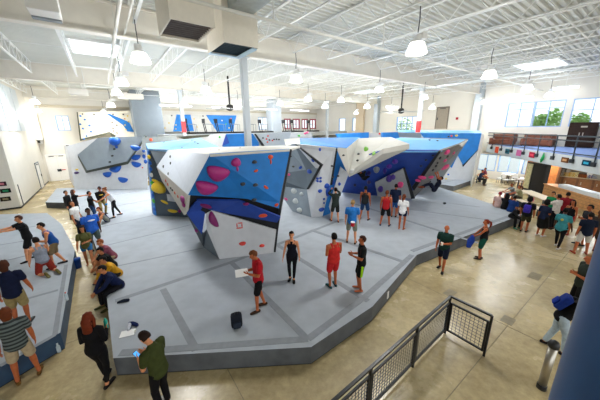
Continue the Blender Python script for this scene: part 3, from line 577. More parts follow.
# ------------------------------------------------------------------ things hanging from the roof
lampP = thing('pendant_lamp', 'x', 'lamp')
b = lathe([(.17, .30), (.20, .28), (.265, .11), (.30, .02), (.29, 0), (.16, -.015), (.02, -.02)], 24); link('lamp_shade', b, M_lamp, lampP, True)
b = lathe([(.05, .5), (.1, .48), (.11, .36), (.18, .31), (.18, .28)], 16); link('ballast_housing', b, M_steel, lampP)
b = bx(.1, .34, -.09, .09, .42, .56); link('control_box', b, M_white, lampP)
b = tb([(0, 0, .55), (.03, 0, .9), (0, 0, 1.2)], .014, 6); link('hanging_cord', b, M_dark, lampP)
LAMPS = [(416, 54, 'largest pendant lamp, at upper right of centre'), (489, 78, 'big pendant lamp right of the largest one'), (141, 63, 'big pendant lamp at upper left beside the skylight'), (122, 85, 'pendant lamp just below the big upper left one'), (117, 95, 'pendant lamp third in the left row going away'), (13, 103, 'pendant lamp at far left over the grey panels'), (206, 92, 'pendant lamp between the two nearest columns'), (210, 101, 'small pendant lamp under the one between columns'), (296, 82, 'pendant lamp right of the tall column'), (308, 101, 'small pendant lamp over the red framed windows'), (379, 92, 'pendant lamp left of the right red-banded column'), (527, 90, 'pendant lamp at right above the tube light'), (549, 97, 'pendant lamp above the second upper window'), (424, 99, 'pendant lamp touching the right red-banded column'), (111, 107, 'tiny pendant lamp last in the left row'), (280, 105, 'small pendant lamp at the pale boxed pillar'), (484, 104, 'pendant lamp by the silver duct shaft'), (341, 102, 'small pendant lamp just right of the middle column'), (325, 108, 'tiny pendant lamp beside the slim middle column'), (367, 108, 'tiny pendant lamp left of the black ceiling fan'), (391, 110, 'tiny pendant lamp right of the ceiling fan'), (432, 109, 'small pendant lamp above the blue right wall'), (184, 106, 'small pendant lamp beside the left red-banded column'), (40, 113, 'flat pendant lamp above the little left window'), (104, 113.5, 'faint pendant lamp over the ivory upper wall'), (238, 107, 'small pendant lamp beside the left ceiling fan'), (356, 114, 'faintest pendant lamp near the tan pilaster')]
for i, (x, y, lab) in enumerate(LAMPS):
    o = lampP if i == 0 else copy_tree(lampP)
    z = 7.0 if y < 100 else (6.9 if y < 106 else 6.6)
    p = at(x, y, z)
    g, j = gj(p); g = min(g, 22.6); j = min(j, 22.5)
    if g < GL + .5 and j > JL - .5: g = GL + 1.6
    o.location = W(g, j, z); o.rotation_euler.z = GROT + R(random.choice([0, 90])); o['label'] = 'white glowing ' + lab; o['group'] = 'high-bay pendant lamps'
    ld = bpy.data.lights.new('lamp_light', 'SPOT'); ld.energy = 300 * (1.25 if y > 99 and x < 400 else .45 if x > 430 else 1); ld.shadow_soft_size = .3; ld.spot_size = R(140); ld.spot_blend = .9; ld.color = (1, .985, .96)
    lo = bpy.data.objects.new('lamp_light', ld); COL.objects.link(lo); lo.location = W(g, j, z - .25)
    ld = bpy.data.lights.new('lamp_glow_light', 'POINT'); ld.energy = 105; ld.shadow_soft_size = .3; ld.color = (1, .985, .96)
    lo = bpy.data.objects.new('lamp_glow_light', ld); COL.objects.link(lo); lo.location = W(g, j, z - .3)
# air diffusers
def diffuser(c0, wg, wj, z0, z1, lab, inner):
    r = thing('air_diffuser', lab, 'duct', W(c0[0], c0[1], 0), GROT)
    b = bmesh.new(); a, c = wg / 2, wj / 2; t = .03
    for q in ((-a, a, -c, -c + t), (-a, a, c - t, c), (-a, -a + t, -c + t, c - t), (a - t, a, -c + t, c - t)): box(b, *q, z0, z1)
    box(b, -a, a, -c, c, z1 - .03, z1); link('duct_box', b, mat('duct_cream', 'ece6d8', .5, noise=.04), r)
    b = bmesh.new(); box(b, -a + t, a - t, -c + t, c - t, z0 + .22, z0 + .25)
    for k in range(9): y = -c + t + (2 * c - 2 * t) * (k + .5) / 9; box(b, -a + t, a - t, y - .012, y + .012, z0 + .04, z0 + .22)
    link('grille', b, inner, r); return r
D1 = [gj(at(x, y, 7.3)) for x, y in ((169, 38.5), (186, 20.5), (204.7, 24), (187, 42))]
c1 = (sum(p[0] for p in D1) / 4, sum(p[1] for p in D1) / 4)
diffuser(c1, 1.0, 1.35, 7.3, 8.9, 'left square cream air diffuser with a brown grille underneath', mat('grille_brown', '6a6260', .5, noise=.2))
D2 = [gj(at(x, y, 7.25)) for x, y in ((207, 54), (225.7, 42.5), (256, 48.5), (242, 57))]
c2 = (sum(p[0] for p in D2) / 4, sum(p[1] for p in D2) / 4)
r = diffuser(c2, 1.05, 1.35, 7.25, 8.9, 'right square cream air diffuser with a blue grille, touching the tall column', mat('grille_blue', '3c5260', .5, noise=.2))
b = bmesh.new(); box(b, -.52, .52, .50, .68, 7.22, 7.25); box(b, .35, .52, -.6, .6, 7.22, 7.25); link('deflector_flap', b, mat('flap_blue', 'b9d8ea', .4), r)
# duct run above the diffusers
b = bmesh.new(); gbox(b, c2[0] - .35, c2[0] + .35, -10, c2[1] - .7, 8.05, 8.6); tag(link('air_duct', b, mat('duct_grey', 'a9b3b4', .4, metal=.3, noise=.15)), 'grey galvanised duct above the right air diffuser', 'duct')
# unit heater
p, q = at(31, 17, 7.7), at(63, 22, 7.7); g0, j0 = gj(p); g1, j1 = gj(q)
r = thing('unit_heater', 'white boxy heater with a dark louvre hanging at top left', 'heater', W((g0 + g1) / 2, (j0 + j1) / 2, 7.7), GROT); a = abs(g1 - g0) / 2
b = bx(-a, a, -.6, .05, .02, .75); bev(b, .03); link('heater_body', b, M_white, r)
b = bx(-a + .02, a - .02, -.08, .1, -.02, .1); link('louvre', b, M_grey, r)
for s in (-a + .15, a - .15): link('hanger', tb([(s, -.3, .7), (s, -.3, 1.25)], .012, 6), M_steel, r)
for x, y, lab in ((79, 95, 'small white box hanging below the far left skylight'), (131, 99, 'white ventilation box left of the grey boxed pillar')):
    p = at(x, y, 7.2); w = .5 if x < 100 else .8
    b = bx(-w, w, -.4, .4, 0, .35); bev(b, .03); r = thing('ceiling_box', lab, 'vent unit', (p.x, p.y, 7.2), GROT); link('casing', b, M_girder, r)
    for s in (-w + .1, w - .1): link('hanger', tb([(s, 0, .3), (s, 0, 1.7)], .015, 6), M_steel, r)
# ceiling fans
def fan(x, y, z, L, lab):
    p = at(x, y, z); r = thing('ceiling_fan', lab, 'fan', (p.x, p.y, z))
    link('drop_rod', tb([(0, 0, .1), (0, 0, 8.9 - z)], .07, 8), M_black, r)
    link('motor_hub', lathe([(.08, .35), (.22, .3), (.3, .1), (.28, -.05), (.1, -.15)], 16), M_black, r)
    for k in range(6):
        an = math.pi * k / 3 + .35; b = bmesh.new(); m = Matrix.Rotation(an, 4, 'Z') @ Matrix.Rotation(.1, 4, 'X')
        box(b, .25, L, -.11, .11, .0, .03, 0, m); link('blade', b, mat('fan_blade', 'a9adad', .5), r)
fan(401, 112, 6.35, 2.1, 'large black hubbed ceiling fan near the far window'); fan(230, 109, 6.5, 1.8, 'black hubbed ceiling fan left of the tall column')
# tube lights near the right wall
for (x0, y0, x1, y1, lab) in ((503.5, 96.8, 523.5, 95, 'white tube light near the silver duct shaft'), (515, 98.8, 533, 97.4, 'second white tube light over the first upper window'), (552.5, 89, 579, 86.6, 'white tube light over the third upper window'), (386, 107, 398, 107.2, 'faint tube light above the far window')):
    p, q = at(x0, y0, 7.8), at(x1, y1, 7.8)
    if abs(gj(p)[0]) > 24.2 or abs(gj(q)[0]) > 24.2:
        p, q = onG(x0, y0, 23.9), onG(x1, y1, 23.9)
    r = thing('tube_light', lab, 'lamp', group='linear tube lights'); mid = (p + q) / 2
    b = bmesh.new(); tube(b, [p, q], .09, 8, round_ends=False); link('glow_tube', b, M_tube, r)
    b = bmesh.new(); tube(b, [p + Vector((0, 0, .12)), q + Vector((0, 0, .12))], .07, 6, round_ends=False); link('fixture_body', b, M_steel, r)
    b = bmesh.new(); tube(b, [mid + Vector((0, 0, .1)), Vector((mid.x, mid.y, 8.93))], .012, 5, round_ends=False); link('hanger', b, M_steel, r)
for k, (g_, lab) in enumerate(((1.5, 'long tube light over the fitness floor, beside the left red-banded column'), (7, 'long tube light over the fitness floor, behind the tall column'), (12.5, 'long tube light over the fitness floor, at the boxed pillar'), (18, 'long tube light over the fitness floor, nearest the tan pilaster'))):
    r = thing('tube_light', lab, 'lamp', W(g_, 20.5, 7.4), GROT, 'linear tube lights')
    link('glow_tube', bx(-1.6, 1.6, -.06, .06, 0, .06), M_tube, r); link('fixture_body', bx(-1.65, 1.65, -.1, .1, .06, .16), M_steel, r)
    for q in (-1.2, 1.2): link('hanger', tb([(q, 0, .1), (q, 0, 1.5)], .012, 5), M_steel, r)
    ld = bpy.data.lights.new('tube_light_glow', 'POINT'); ld.shadow_soft_size = .6; ld.energy = 230; lo = bpy.data.objects.new('tube_light_glow', ld); COL.objects.link(lo); lo.location = W(g_, 20.5, 7.0)
g = gj(at(540, 72.5, 8.0))[0]
b = bmesh.new(); tube(b, [W(g, -12, 8.0), W(g, 2, 8.0)], .07, 8, round_ends=False); tag(link('conduit_pipe', b, mat('bright_pipe', 'f0f4f4', .25, metal=.2)), 'shiny white conduit running under the joists at right', 'pipe')

# ------------------------------------------------------------------ right mezzanine
E1 = Vector((18.45, 26.6, 0)); E2 = Vector((15.04, 13.19, 0)); ed = (E2 - E1).normalized(); E3 = E2 + ed * 9
en = Vector((-ed.y, ed.x, 0));
if en.dot(Vector((1, 0, 0))) < 0: en = -en
def onE(x, y, off=0):
    d = ray(x, y); o = Vector((0, 0, EYE)); nn = en; return o + d * (((E1 - nn * off - o).dot(nn)) / d.dot(nn))
wl1 = W(GW, gj(E1)[1]); wl2 = W(GW, -20)
b = prism([(v.x, v.y) for v in (E1, E2, E3, wl2, wl1)], 2.55, 3.3, (0, 1))
struct(link('trim_8', b, [mat('mezz_carpet', '7088bc', .7, noise=.1), mat('fascia_paint', 'cdd6da', .6, noise=.04)]))
def rail_post(p0): pass
r = thing('balcony_railing', 'dark blue-grey steel railing along the edge of the right mezzanine', 'railing')
def edge_pt(x): return onE(x, 143 + (x - 482.5) * .1396)
e0 = onE(485, 143)
xs = [485, 493.5, 503.5, 514.5, 527, 541, 558, 578.5, 602]
pp = []
for x in xs:
    q = onE(x, 140); pp.append(Vector((q.x, q.y, 0)) - en * .05)
step = pp[-1] - pp[-2]
for k in range(1, 5): pp.append(pp[xs.__len__() - 1] + ed * 1.55 * k)
for q in pp:
    b = bmesh.new(); tube(b, [q + Vector((0, 0, 2.98)), q + Vector((0, 0, 4.37))], .035, 6, round_ends=False); o = link('rail_post', b, M_railblue, r)
    b = bmesh.new(); m = Matrix.Translation(q); box(b, -.09, .09, -.09, .09, 2.9, 3.12, 0, m); link('base_bracket', b, M_dark, o)
for z, w in ((4.37, .045), (4.12, .038), (3.42, .03)):
    b = bmesh.new(); tube(b, [pp[0] + Vector((0, 0, z)), pp[-1] + Vector((0, 0, z))], w, 6, round_ends=False); link('rail_bar', b, M_railblue, r)
for x, y, w, h, cc, lab in ((496.8, 149.8, 3.2, 3.6, 'd8502c', 'small orange-red poster on the mezzanine fascia'), (507.3, 151.4, 4, 3, '1c6474', 'small teal poster on the mezzanine fascia'), (518.8, 153, 4.6, 4, 'd070a8', 'small pink poster on the mezzanine fascia'), (532, 154.9, 5.6, 4, 'b01840', 'small crimson poster on the mezzanine fascia'), (565, 160, 7, 4.6, '6a4020', 'dark brown poster on the mezzanine fascia'), (586.5, 163, 8.6, 5.6, '0e3c56', 'navy poster with a bright blue picture on the fascia')):
    a0, a1 = onE(x - w / 2, y, .03), onE(x + w / 2, y, .03); hh_ = (a1 - a0).length * h / w * .8; mid = (a0 + a1) / 2; L = (a1 - a0).length
    rz = math.atan2((a1 - a0).y, (a1 - a0).x); o = thing('poster', lab, 'poster', (mid.x, mid.y, mid.z), rz)
    link('poster_sheet', bx(-L / 2, L / 2, -.02, .01, -hh_ / 2, hh_ / 2), cm(cc), o)
    cc2 = {'0e3c56': '3ab8e0', '6a4020': 'd8a878', 'b01840': 'e04a60', '1c6474': '123040'}.get(cc)
    if cc2: link('poster_picture', bx(-L * .3, L * .3, -.026, -.02, -hh_ * .2, hh_ * .2), cm(cc2), o)
p = onE(543, 157.5, .1); b = bmesh.new(); tube(b, [p + Vector((0, 0, .3)), p + Vector((0, 0, .05)), p - Vector((.05, 0, .15)), p - Vector((.08, 0, .3))], [.03, .07, .09, .04], 8)
tag(link('green_cloth', b, cm('1f9a55')), 'green cloth hanging from the mezzanine rail', 'cloth')
# sofas and cabinet upstairs
def sofa(x0, x1, lab, n):
    g0 = 24.0; j0, j1 = gj(onG(x0, 138, g0))[1], gj(onG(x1, 138, g0))[1]; L = abs(j1 - j0); r = thing('leather_sofa', lab, 'sofa', W(g0, (j0 + j1) / 2, 3.3), GROT + R(90), 'brown leather sofas on the mezzanine')
    # local x along -J, y into room (-g)
    b = bx(-L / 2, L / 2, -.05, .75, .08, .4); bev(b, .05); link('sofa_base', b, M_leather, r)
    b = bx(-L / 2, L / 2, -.4, .0, .3, .98); bev(b, .09, 3); link('backrest', b, M_leather, r)
    for s in (-1, 1): b = bx(*( (-L / 2, -L / 2 + .24) if s < 0 else (L / 2 - .24, L / 2)), -.1, .78, .08, .64); bev(b, .08, 3); link('armrest', b, M_leather, r)
    for k in range(n): w = (L - .5) / n; b = bx(-L / 2 + .25 + k * w + .01, -L / 2 + .25 + (k + 1) * w - .01, .0, .76, .38, .54); bev(b, .05, 3); link('seat_cushion', b, M_leather, r); b = bx(-L / 2 + .25 + k * w + .01, -L / 2 + .25 + (k + 1) * w - .01, -.05, .18, .5, .95); bev(b, .06, 3); link('back_cushion', b, M_leather, r)
    for s in (-1, 1):
        for t in (0, .65): b = bx(s * (L / 2 - .12) - .03, s * (L / 2 - .12) + .03, t, t + .06, 0, .1); link('leg', b, M_black, r)
sofa(492.5, 516.5, 'brown leather sofa under the first upper window', 2); sofa(523.5, 556, 'longer brown leather sofa under the second upper window', 3)
jc = gj(onG(583, 130, 24.1))[1]; zt = onG(583, 122.3, 24.1).z
r = thing('dark_cabinet', 'tall dark brown cabinet standing against the third upper window', 'cabinet', W(24.1, jc, 3.3), GROT); h = zt - 3.3
b = bx(-.35, .35, -.75, .75, .05, h); bev(b, .02, 1); M_cab = mat('dark_walnut', '2a1a14', .8, noise=.3, spec=.2); link('carcass', b, M_cab, r)
for k in range(2): s = -.74 + .75 * k; o = link('cabinet_door', bx(-.38, -.35, s, s + .73, .1, h - .05), M_cab, r); link('door_handle', bx(-.41, -.38, s + (.62 if k == 0 else .06), s + (.67 if k == 0 else .11), h * .45, h * .6), M_chrome, o)
link('name_plate', bx(-.385, -.38, -.25, .1, h * .8, h * .86), M_chrome, r)

# ------------------------------------------------------------------ cafe under the mezzanine
ca, cb = at(541, 194.5, 0), at(585, 210.5, 0); cd = (cb - ca).normalized(); ca = ca + cd * .1; cb = cb + cd * 3.5; cn = Vector((-cd.y, cd.x, 0))
if cn.dot(Vector((1, .6, 0))) < 0: cn = -cn
crz = math.atan2(cd.y, cd.x); LC = (cb - ca).length; sgn = 1 if Vector((-cd.y, cd.x, 0)).dot(cn) > 0 else -1
r = thing('service_counter', 'long maple cafe counter with a white glass-topped display', 'counter', ca, crz)
def cy(a, b_): return (a, b_) if sgn > 0 else (-b_, -a)
link('counter_front', bx(0, LC, *cy(0, .12), 0, .82), M_wood, r); link('counter_top', bx(-.05, LC, *cy(-.06, .75), .82, .86), M_wood, r)
for k in range(4): link('plank_rail', bx(0, LC, *cy(-.015, 0), .12 + k * .2, .135 + k * .2), mat('wood_groove', '9a6a3c', .5), r)
link('display_case', bx(1.2, 6.2, *cy(.1, .65), .86, 1.08), mat('frost_glass', 'e6eef4', .15, noise=.03), r)
r2 = thing('card_terminal', 'black card terminal at the right end of the cafe counter', 'terminal', ca + cd * 4.6 + cn * -.03 + cn * .02 + Vector((0, 0, .86)) + cd * 1.9, crz); link('body', bev(bx(-.3, .3, -.2, .2, 0, .35), .03), M_black, r2)
# back bar
def wallj(x): return gj(onG(x, 175, 24.0))[1]
jb0, jb1 = wallj(549), wallj(604) - 3; bl = jb0 - jb1
r = thing('back_bar', 'long brown back counter against the wall behind the cafe counter', 'counter', W(24.6, jb0, 0), GROT - R(90))   # local x towards -j, y into the room is -g
def wb(x0, x1, d0, d1, z0, z1): return bx(x0, x1, -d1, -d0, z0, z1)
link('cabinet_body', wb(0, bl, 0, .7, 0, .98), mat('bar_brown', '6b452c', .5, noise=.3), r); link('bar_top', wb(-.03, bl, 0, .74, .98, 1.03), mat('bar_top', 'b9a88c', .4, noise=.2), r)
for k in range(7): o = link('cabinet_door', wb(.1 + k * bl / 7, bl / 7 * (k + 1) - .05, .7, .72, .1, .93), mat('bar_door', '8a5c38', .5, noise=.2), r); link('door_handle', wb(.2 + k * bl / 7, .26 + k * bl / 7, .72, .76, .5, .7), M_chrome, o)
link('splash_panel', wb(0, bl, 0, .03, 1.03, 1.66), mat('splash_tan', 'b89a6c', .5, noise=.35, nscale=2), r)
its = [('coffee_machine', 'black coffee machine on the back counter', 558, .9, .75, '222426'), ('coffee_grinder', 'tall dark coffee grinder on the back counter', 553.5, .3, .9, '2c2420'), ('steel_brewer', 'steel brewer on the back counter', 564.5, .5, .7, 'b0aca2'), ('storage_crate', 'tan storage crate on the back counter', 569, .7, .4, 'c8a24a'), ('menu_box', 'pale yellow box on the back counter', 574, .5, .45, 'd8cc98'), ('toaster_oven', 'dark toaster oven on the back counter', 579, .8, .4, '3a3230'), ('bread_box', 'brown box on the back counter', 585, .8, .35, '8a4a20'), ('white_jug', 'white jug on the back counter', 589.5, .3, .5, 'eceae4'), ('blue_tub', 'blue tub on the back counter', 593, .5, .35, '3c6ab0'), ('steel_pot', 'steel pot on the back counter at the right', 597, .5, .4, 'a8a8a4')]
for nm, lab, xp, w, h, cc in its:
    o = thing(nm, lab, nm.split('_')[1], W(24.25, wallj(xp), 1.03), GROT - R(90))
    link('body', bev(bx(-w / 2, w / 2, -.2, .2, 0, h * .85), .03), cm(cc, .4), o); link('lid', bev(bx(-w / 2 * .85, w / 2 * .85, -.17, .17, h * .85, h), .015), cm('5a5850', .4), o)
r = thing('wood_partition', 'orange wood partition behind the black display fridge', 'partition', W(23.2, wallj(541.5), 0), GROT - R(90)); link('panel', bx(-.9, 1.1, -.06, .06, 0, 2.45), mat('orange_wood', 'cf7f43', .5, noise=.2), r)
link('post', bx(1.1, 1.25, -.1, .1, 0, 2.5), mat('bar_brown', '6b452c', .5), r)
for i, (xp, lab) in enumerate(((555, 'shelf with jars on the cafe wall, left one'), (565.5, 'shelf with jars on the cafe wall, right one'))):
    o = thing('wall_shelf', lab, 'shelf', W(24.55, wallj(xp), 1.85), GROT - R(90)); link('board', bx(-.9, .9, -.3, .1, 0, .04), mat('bar_brown', '6b452c', .5), o); link('back_board', bx(-.9, .9, .06, .1, 0, .6), mat('shelf_tan', 'c8ab7c', .5, noise=.5, nscale=3), o)
    for k in range(5): q = W(24.45, wallj(xp) - (-.7 + .35 * k), 1.89); t = thing('storage_jar', ['amber', 'dark', 'cream', 'green', 'steel'][k] + ' jar on the ' + ('left' if i == 0 else 'right') + ' cafe shelf', 'jar', q, GROT); link('body', lathe([(.09, 0), (.12, .02), (.12, .3), (.06, .36)], 12), cm(['b8772c', '2c2420', 'd8cfae', '3c8a4c', '9a9c9a'][k], .4), t); link('lid', lathe([(.07, .36), (.07, .41), (.03, .42)], 12), M_black, t)
# fill lights added to brighten under the mezzanine and the beige cafe back panel
for k, lab in enumerate(('added flat fill light under the mezzanine near the shopfront windows', 'added flat fill light under the mezzanine over the black fridge', 'added flat fill light under the mezzanine over the cafe back bar')):
    c_ = [at(505, 182, 0), ca + cn * 1.2 - cd * 1.5, ca + cn * 1.6 + cd * 2.5][k]; r = thing('added_panel_light', lab, 'lamp', (c_.x, c_.y, 2.47), crz); link('light_frame', bx(-.65, .65, -.35, .35, .03, .08), M_steel, r); link('diffuser', bx(-.6, .6, -.3, .3, 0, .03), M_tube, r)
    ld = bpy.data.lights.new('added_panel_fill', 'AREA'); ld.shape = 'RECTANGLE'; ld.size = 1.2; ld.size_y = .6; ld.energy = 45; lo = bpy.data.objects.new('added_panel_fill', ld); COL.objects.link(lo); lo.location = (c_.x, c_.y, 2.45); lo.rotation_euler.z = crz
# black display cabinet
p0, p1 = at(522, 189, 0), at(541, 194, 0); L = (p1 - p0).length; rz = math.atan2((p1 - p0).y, (p1 - p0).x)
r = thing('display_cabinet', 'big black display fridge with a lit left door in front of the cafe', 'fridge', (p0 + p1) / 2, rz); Hc = 2.2
link('carcass', bev(bx(-L / 2, L / 2, 0, .3, .0, Hc), .02, 1), M_black, r)
o = link('glass_door', bx(-L / 2 + .06, -L / 2 + .55, -.03, 0, .15, Hc - .1), mat('door_glow', 'e2dcae', .3, noise=.3, nscale=6), r); link('door_handle', bx(-L / 2 + .56, -L / 2 + .6, -.07, -.03, .8, 1.3), M_chrome, o)
link('solid_door', bx(-L / 2 + .62, L / 2 - .03, -.03, 0, .1, Hc - .1), mat('soft_black', '1e1c1b', .6), r)
# tables, benches, chairs
def table(x, y, lx, ly, h, lab, m, rz=GROT):
    p = at(x, y, 0); r = thing('cafe_table', lab, 'table', p, rz); link('table_top', bev(bx(-lx / 2, lx / 2, -ly / 2, ly / 2, h - .04, h), .01, 1), m, r)
    for a in (-1, 1):
        for c in (-1, 1): link('leg', bx(a * (lx / 2 - .1) - .03, a * (lx / 2 - .1) + .03, c * (ly / 2 - .1) - .03, c * (ly / 2 - .1) + .03, 0, h - .04), M_dark, r)
    return r
def chair(x, y, rz, lab, m=None, gp='cafe chairs'):
    m = m or M_white; p = at(x, y, 0); r = thing('cafe_chair', lab, 'chair', p, rz, gp); link('seat', bev(bx(-.2, .2, -.2, .2, .43, .47), .015, 1), m, r); link('backrest', bev(bx(-.2, .2, -.22, -.18, .55, .9), .015, 1), m, r)
    for a in (-.17, .17):
        for c in (-.17, .17): link('leg', tb([(a, c, 0), (a, c, .44)], .015, 6), M_dark, r)
        link('back_post', tb([(a, -.2, .44), (a, -.2, .6)], .012, 6), M_dark, r)
table(507, 182, 1.6, .7, .76, 'white table under the middle shopfront window', M_white); table(523, 188, .0 + 1.2, .7, .76, 'white table beside the black display fridge', M_white)
chair(499.5, 183, .5, 'white chair left of the window table'); chair(512.5, 184.5, 2.2, 'white chair right of the window table'); chair(517.5, 187, .2, 'white chair between the two white tables'); chair(505, 184.6, 3.5, 'white chair in front of the window table')
table(534, 206, 2.6, .8, .76, 'long pale table between the fridge and the standing group', mat('pale_top', 'e8d9c4', .4, noise=.05), crz)
def bench(x, y, L, lab, rz, m): p = at(x, y, 0); r = thing('bench', lab, 'bench', p, rz); link('seat', bev(bx(-L / 2, L / 2, -.17, .17, .4, .45), .01, 1), m, r); [link('leg', bx(s * (L / 2 - .2) - .03, s * (L / 2 - .2) + .03, -.14, .14, 0, .4), M_dark, r) for s in (-1, 1)]
bench(528, 211, 2.4, 'pale bench on the near side of the long table', crz, mat('pale_top', 'e8d9c4', .4)); 
table(481, 183, .9, .7, .74, 'small table by the leftmost shopfront window', M_wood)
p = at(530, 204.3, 0) ; o = thing('table_sign', 'small pink card standing on the long pale table', 'sign', (at(531, 201.5, .76))); link('card', bx(-.14, .14, -.02, .02, 0, .22), cm('f08090'), o)

# ------------------------------------------------------------------ guard rail on the floor, blue column, steel bin
q1, q2, q3 = Vector((3.57, 5.44, 0)), Vector((4.07, 4.75, 0)), Vector((2.37, 4.49, 0)); dv = (q3 - q1).normalized(); sp_ = (q3 - q1).length
r = thing('guard_railing', 'black steel floor railing with wire mesh panels in front of the camera', 'railing')
posts = [q2, q1, q3, q3 + dv * sp_, q3 + dv * sp_ * 2]
for q in posts: b = bmesh.new(); box(b, -.022, .022, -.022, .022, 0, 1.05, 0, Matrix.Translation(q) @ Matrix.Rotation(math.atan2(dv.y, dv.x), 4, 'Z')); link('rail_post', b, M_black, r)
M_railtop = mat('rail_top', '1d2023', .35)
for a, c in zip(posts[:-1], posts[1:]):
    d = (c - a).normalized(); Lp = (c - a).length; rt = Matrix.Translation(a) @ Matrix.Rotation(math.atan2(d.y, d.x), 4, 'Z')
    b = bmesh.new(); box(b, 0, Lp, -.025, .025, 1.03, 1.07, 0, rt); link('top_rail', b, M_railtop, r)
    b = bmesh.new(); box(b, .03, Lp - .03, -.018, .018, .86, .9, 0, rt); box(b, .03, Lp - .03, -.018, .018, .1, .14, 0, rt); box(b, .03, .07, -.018, .018, .14, .86, 0, rt); box(b, Lp - .07, Lp - .03, -.018, .018, .14, .86, 0, rt); o = link('panel_frame', b, M_black, r)
    b = bmesh.new(); n = max(3, round((Lp - .1) / .085))
    for k in range(1, n): x = .05 + (Lp - .1) * k / n; tube(b, [rt @ Vector((x, 0, .13)), rt @ Vector((x, 0, .87))], .0055, 4, round_ends=False)
    for k in range(1, 9): z = .14 + .72 * k / 9; tube(b, [rt @ Vector((.05, .008, z)), rt @ Vector((Lp - .05, .008, z))], .0055, 4, round_ends=False)
    link('wire_mesh', b, M_dark, o)
dl = ray(573.5, 316); az = math.atan2(dl.x, dl.y); rr_, ds = .17, .95; az += math.asin(rr_ / ds)
b = lathe([(rr_, 0), (rr_, 9.0)], 48); tag(link('blue_column', b, mat('column_blue', '1f4f86', .35, noise=.08, spec=.6), None, True, (math.sin(az) * ds, math.cos(az) * ds, 0)), 'thick glossy blue round column close to the camera at lower right', 'column')
r = thing('steel_bin', 'slim brushed steel bin with black rims beside the blue column', 'bin', (4.68, 3.99, 0))
link('bin_body', lathe([(.068, .06), (.068, .98)], 24), M_chrome, r, True); link('base_ring', lathe([(.078, 0), (.078, .09), (.07, .1)], 24), M_black, r, True); link('lid', lathe([(.07, .97), (.085, .98), (.085, 1.05), (.06, 1.1), (.02, 1.11)], 24), M_black, r, True)

# ------------------------------------------------------------------ gym machines on the fitness floor
def machine(x, y, lab, g='exercise machines on the fitness floor'):
    p = onJ(x, y, 19.2); p.z = BM_Z; r = thing('exercise_machine', lab, 'exercise machine', p, GROT + R(90), g); m = M_black
    link('base_frame', bx(-.35, .35, -.9, .9, 0, .18), m, r); link('upright', tb([(-.28, .7, .1), (-.28, .9, 1.3)], .05, 6), m, r); link('upright', tb([(.28, .7, .1), (.28, .9, 1.3)], .05, 6), m, r)
    link('console', bx(-.34, .34, .82, .96, 1.15, 1.6), m, r); link('handrail', tb([(-.3, .8, 1.05), (-.3, -.1, 1.0), (-.3, -.1, .2)], .03, 6), M_grey, r); link('handrail', tb([(.3, .8, 1.05), (.3, -.1, 1.0), (.3, -.1, .2)], .03, 6), M_grey, r)
for x, lab in ((195, 'black exercise machine at the blue panel edge'), (212, 'black exercise machine before the cream panel'), (224, 'black exercise machine before the blue panel'), (238, 'black exercise machine left of the tall column'), (254, 'black exercise machine right of the tall column'), (266, 'black exercise machine left of the pale boxed pillar'), (289, 'black exercise machine behind the first red window bar'), (297, 'black exercise machine before the second red window'), (313, 'black exercise machine before the last red window')): machine(x, 128, lab)

# ------------------------------------------------------------------ trees outside
def tree(p, h, rad, lab):
    r = thing('leafy_tree', lab, 'tree', p, 0, 'trees outside the windows'); link('trunk', tb([(0, 0, 0), (.1, 0, h * .6)], .18, 8), mat('bark', '6a5a48', .8), r)
    b = bmesh.new(); rn = random.Random(int(h * 100))
    for k in range(420):
        v = Vector((rn.gauss(0, 1), rn.gauss(0, 1), rn.gauss(0, 1))).normalized() * rad * rn.random() ** .4; v.z *= 1.15; c = v + Vector((0, 0, h - rad * .6)); a = rn.random() * 6.3; s = .16
        u = Vector((math.cos(a), math.sin(a), rn.uniform(-.6, .6))) * s; w = u.cross(Vector((rn.random(), rn.random(), 1))).normalized() * s * .8
        b.faces.new([b.verts.new(c + u), b.verts.new(c + w), b.verts.new(c - u), b.verts.new(c - w)])
    link('foliage', b, mat('leaves', 'b4d888', .7, noise=.3), r)
for x, d, h, rad, lab in ((541, 37, 5.7, .85, 'bright green tree outside the second upper window, left one'), (552, 38.5, 6.1, 1.0, 'bright green tree outside the second upper window, right one'), (578, 36, 5.6, .8, 'bright green tree outside the third upper window'), (404, 50, 5.6, 1.6, 'green tree outside the far window')):
    q = dd(x, 125, d); tree((q.x, q.y, 0), h, rad, lab)
b = prism([(-90, -60), (120, -60), (120, 130), (-90, 130)], -.6, -.31, (0, 0)); struct(link('ground', b, mat('outside_ground', 'c9c8c0', .9, noise=.1)))
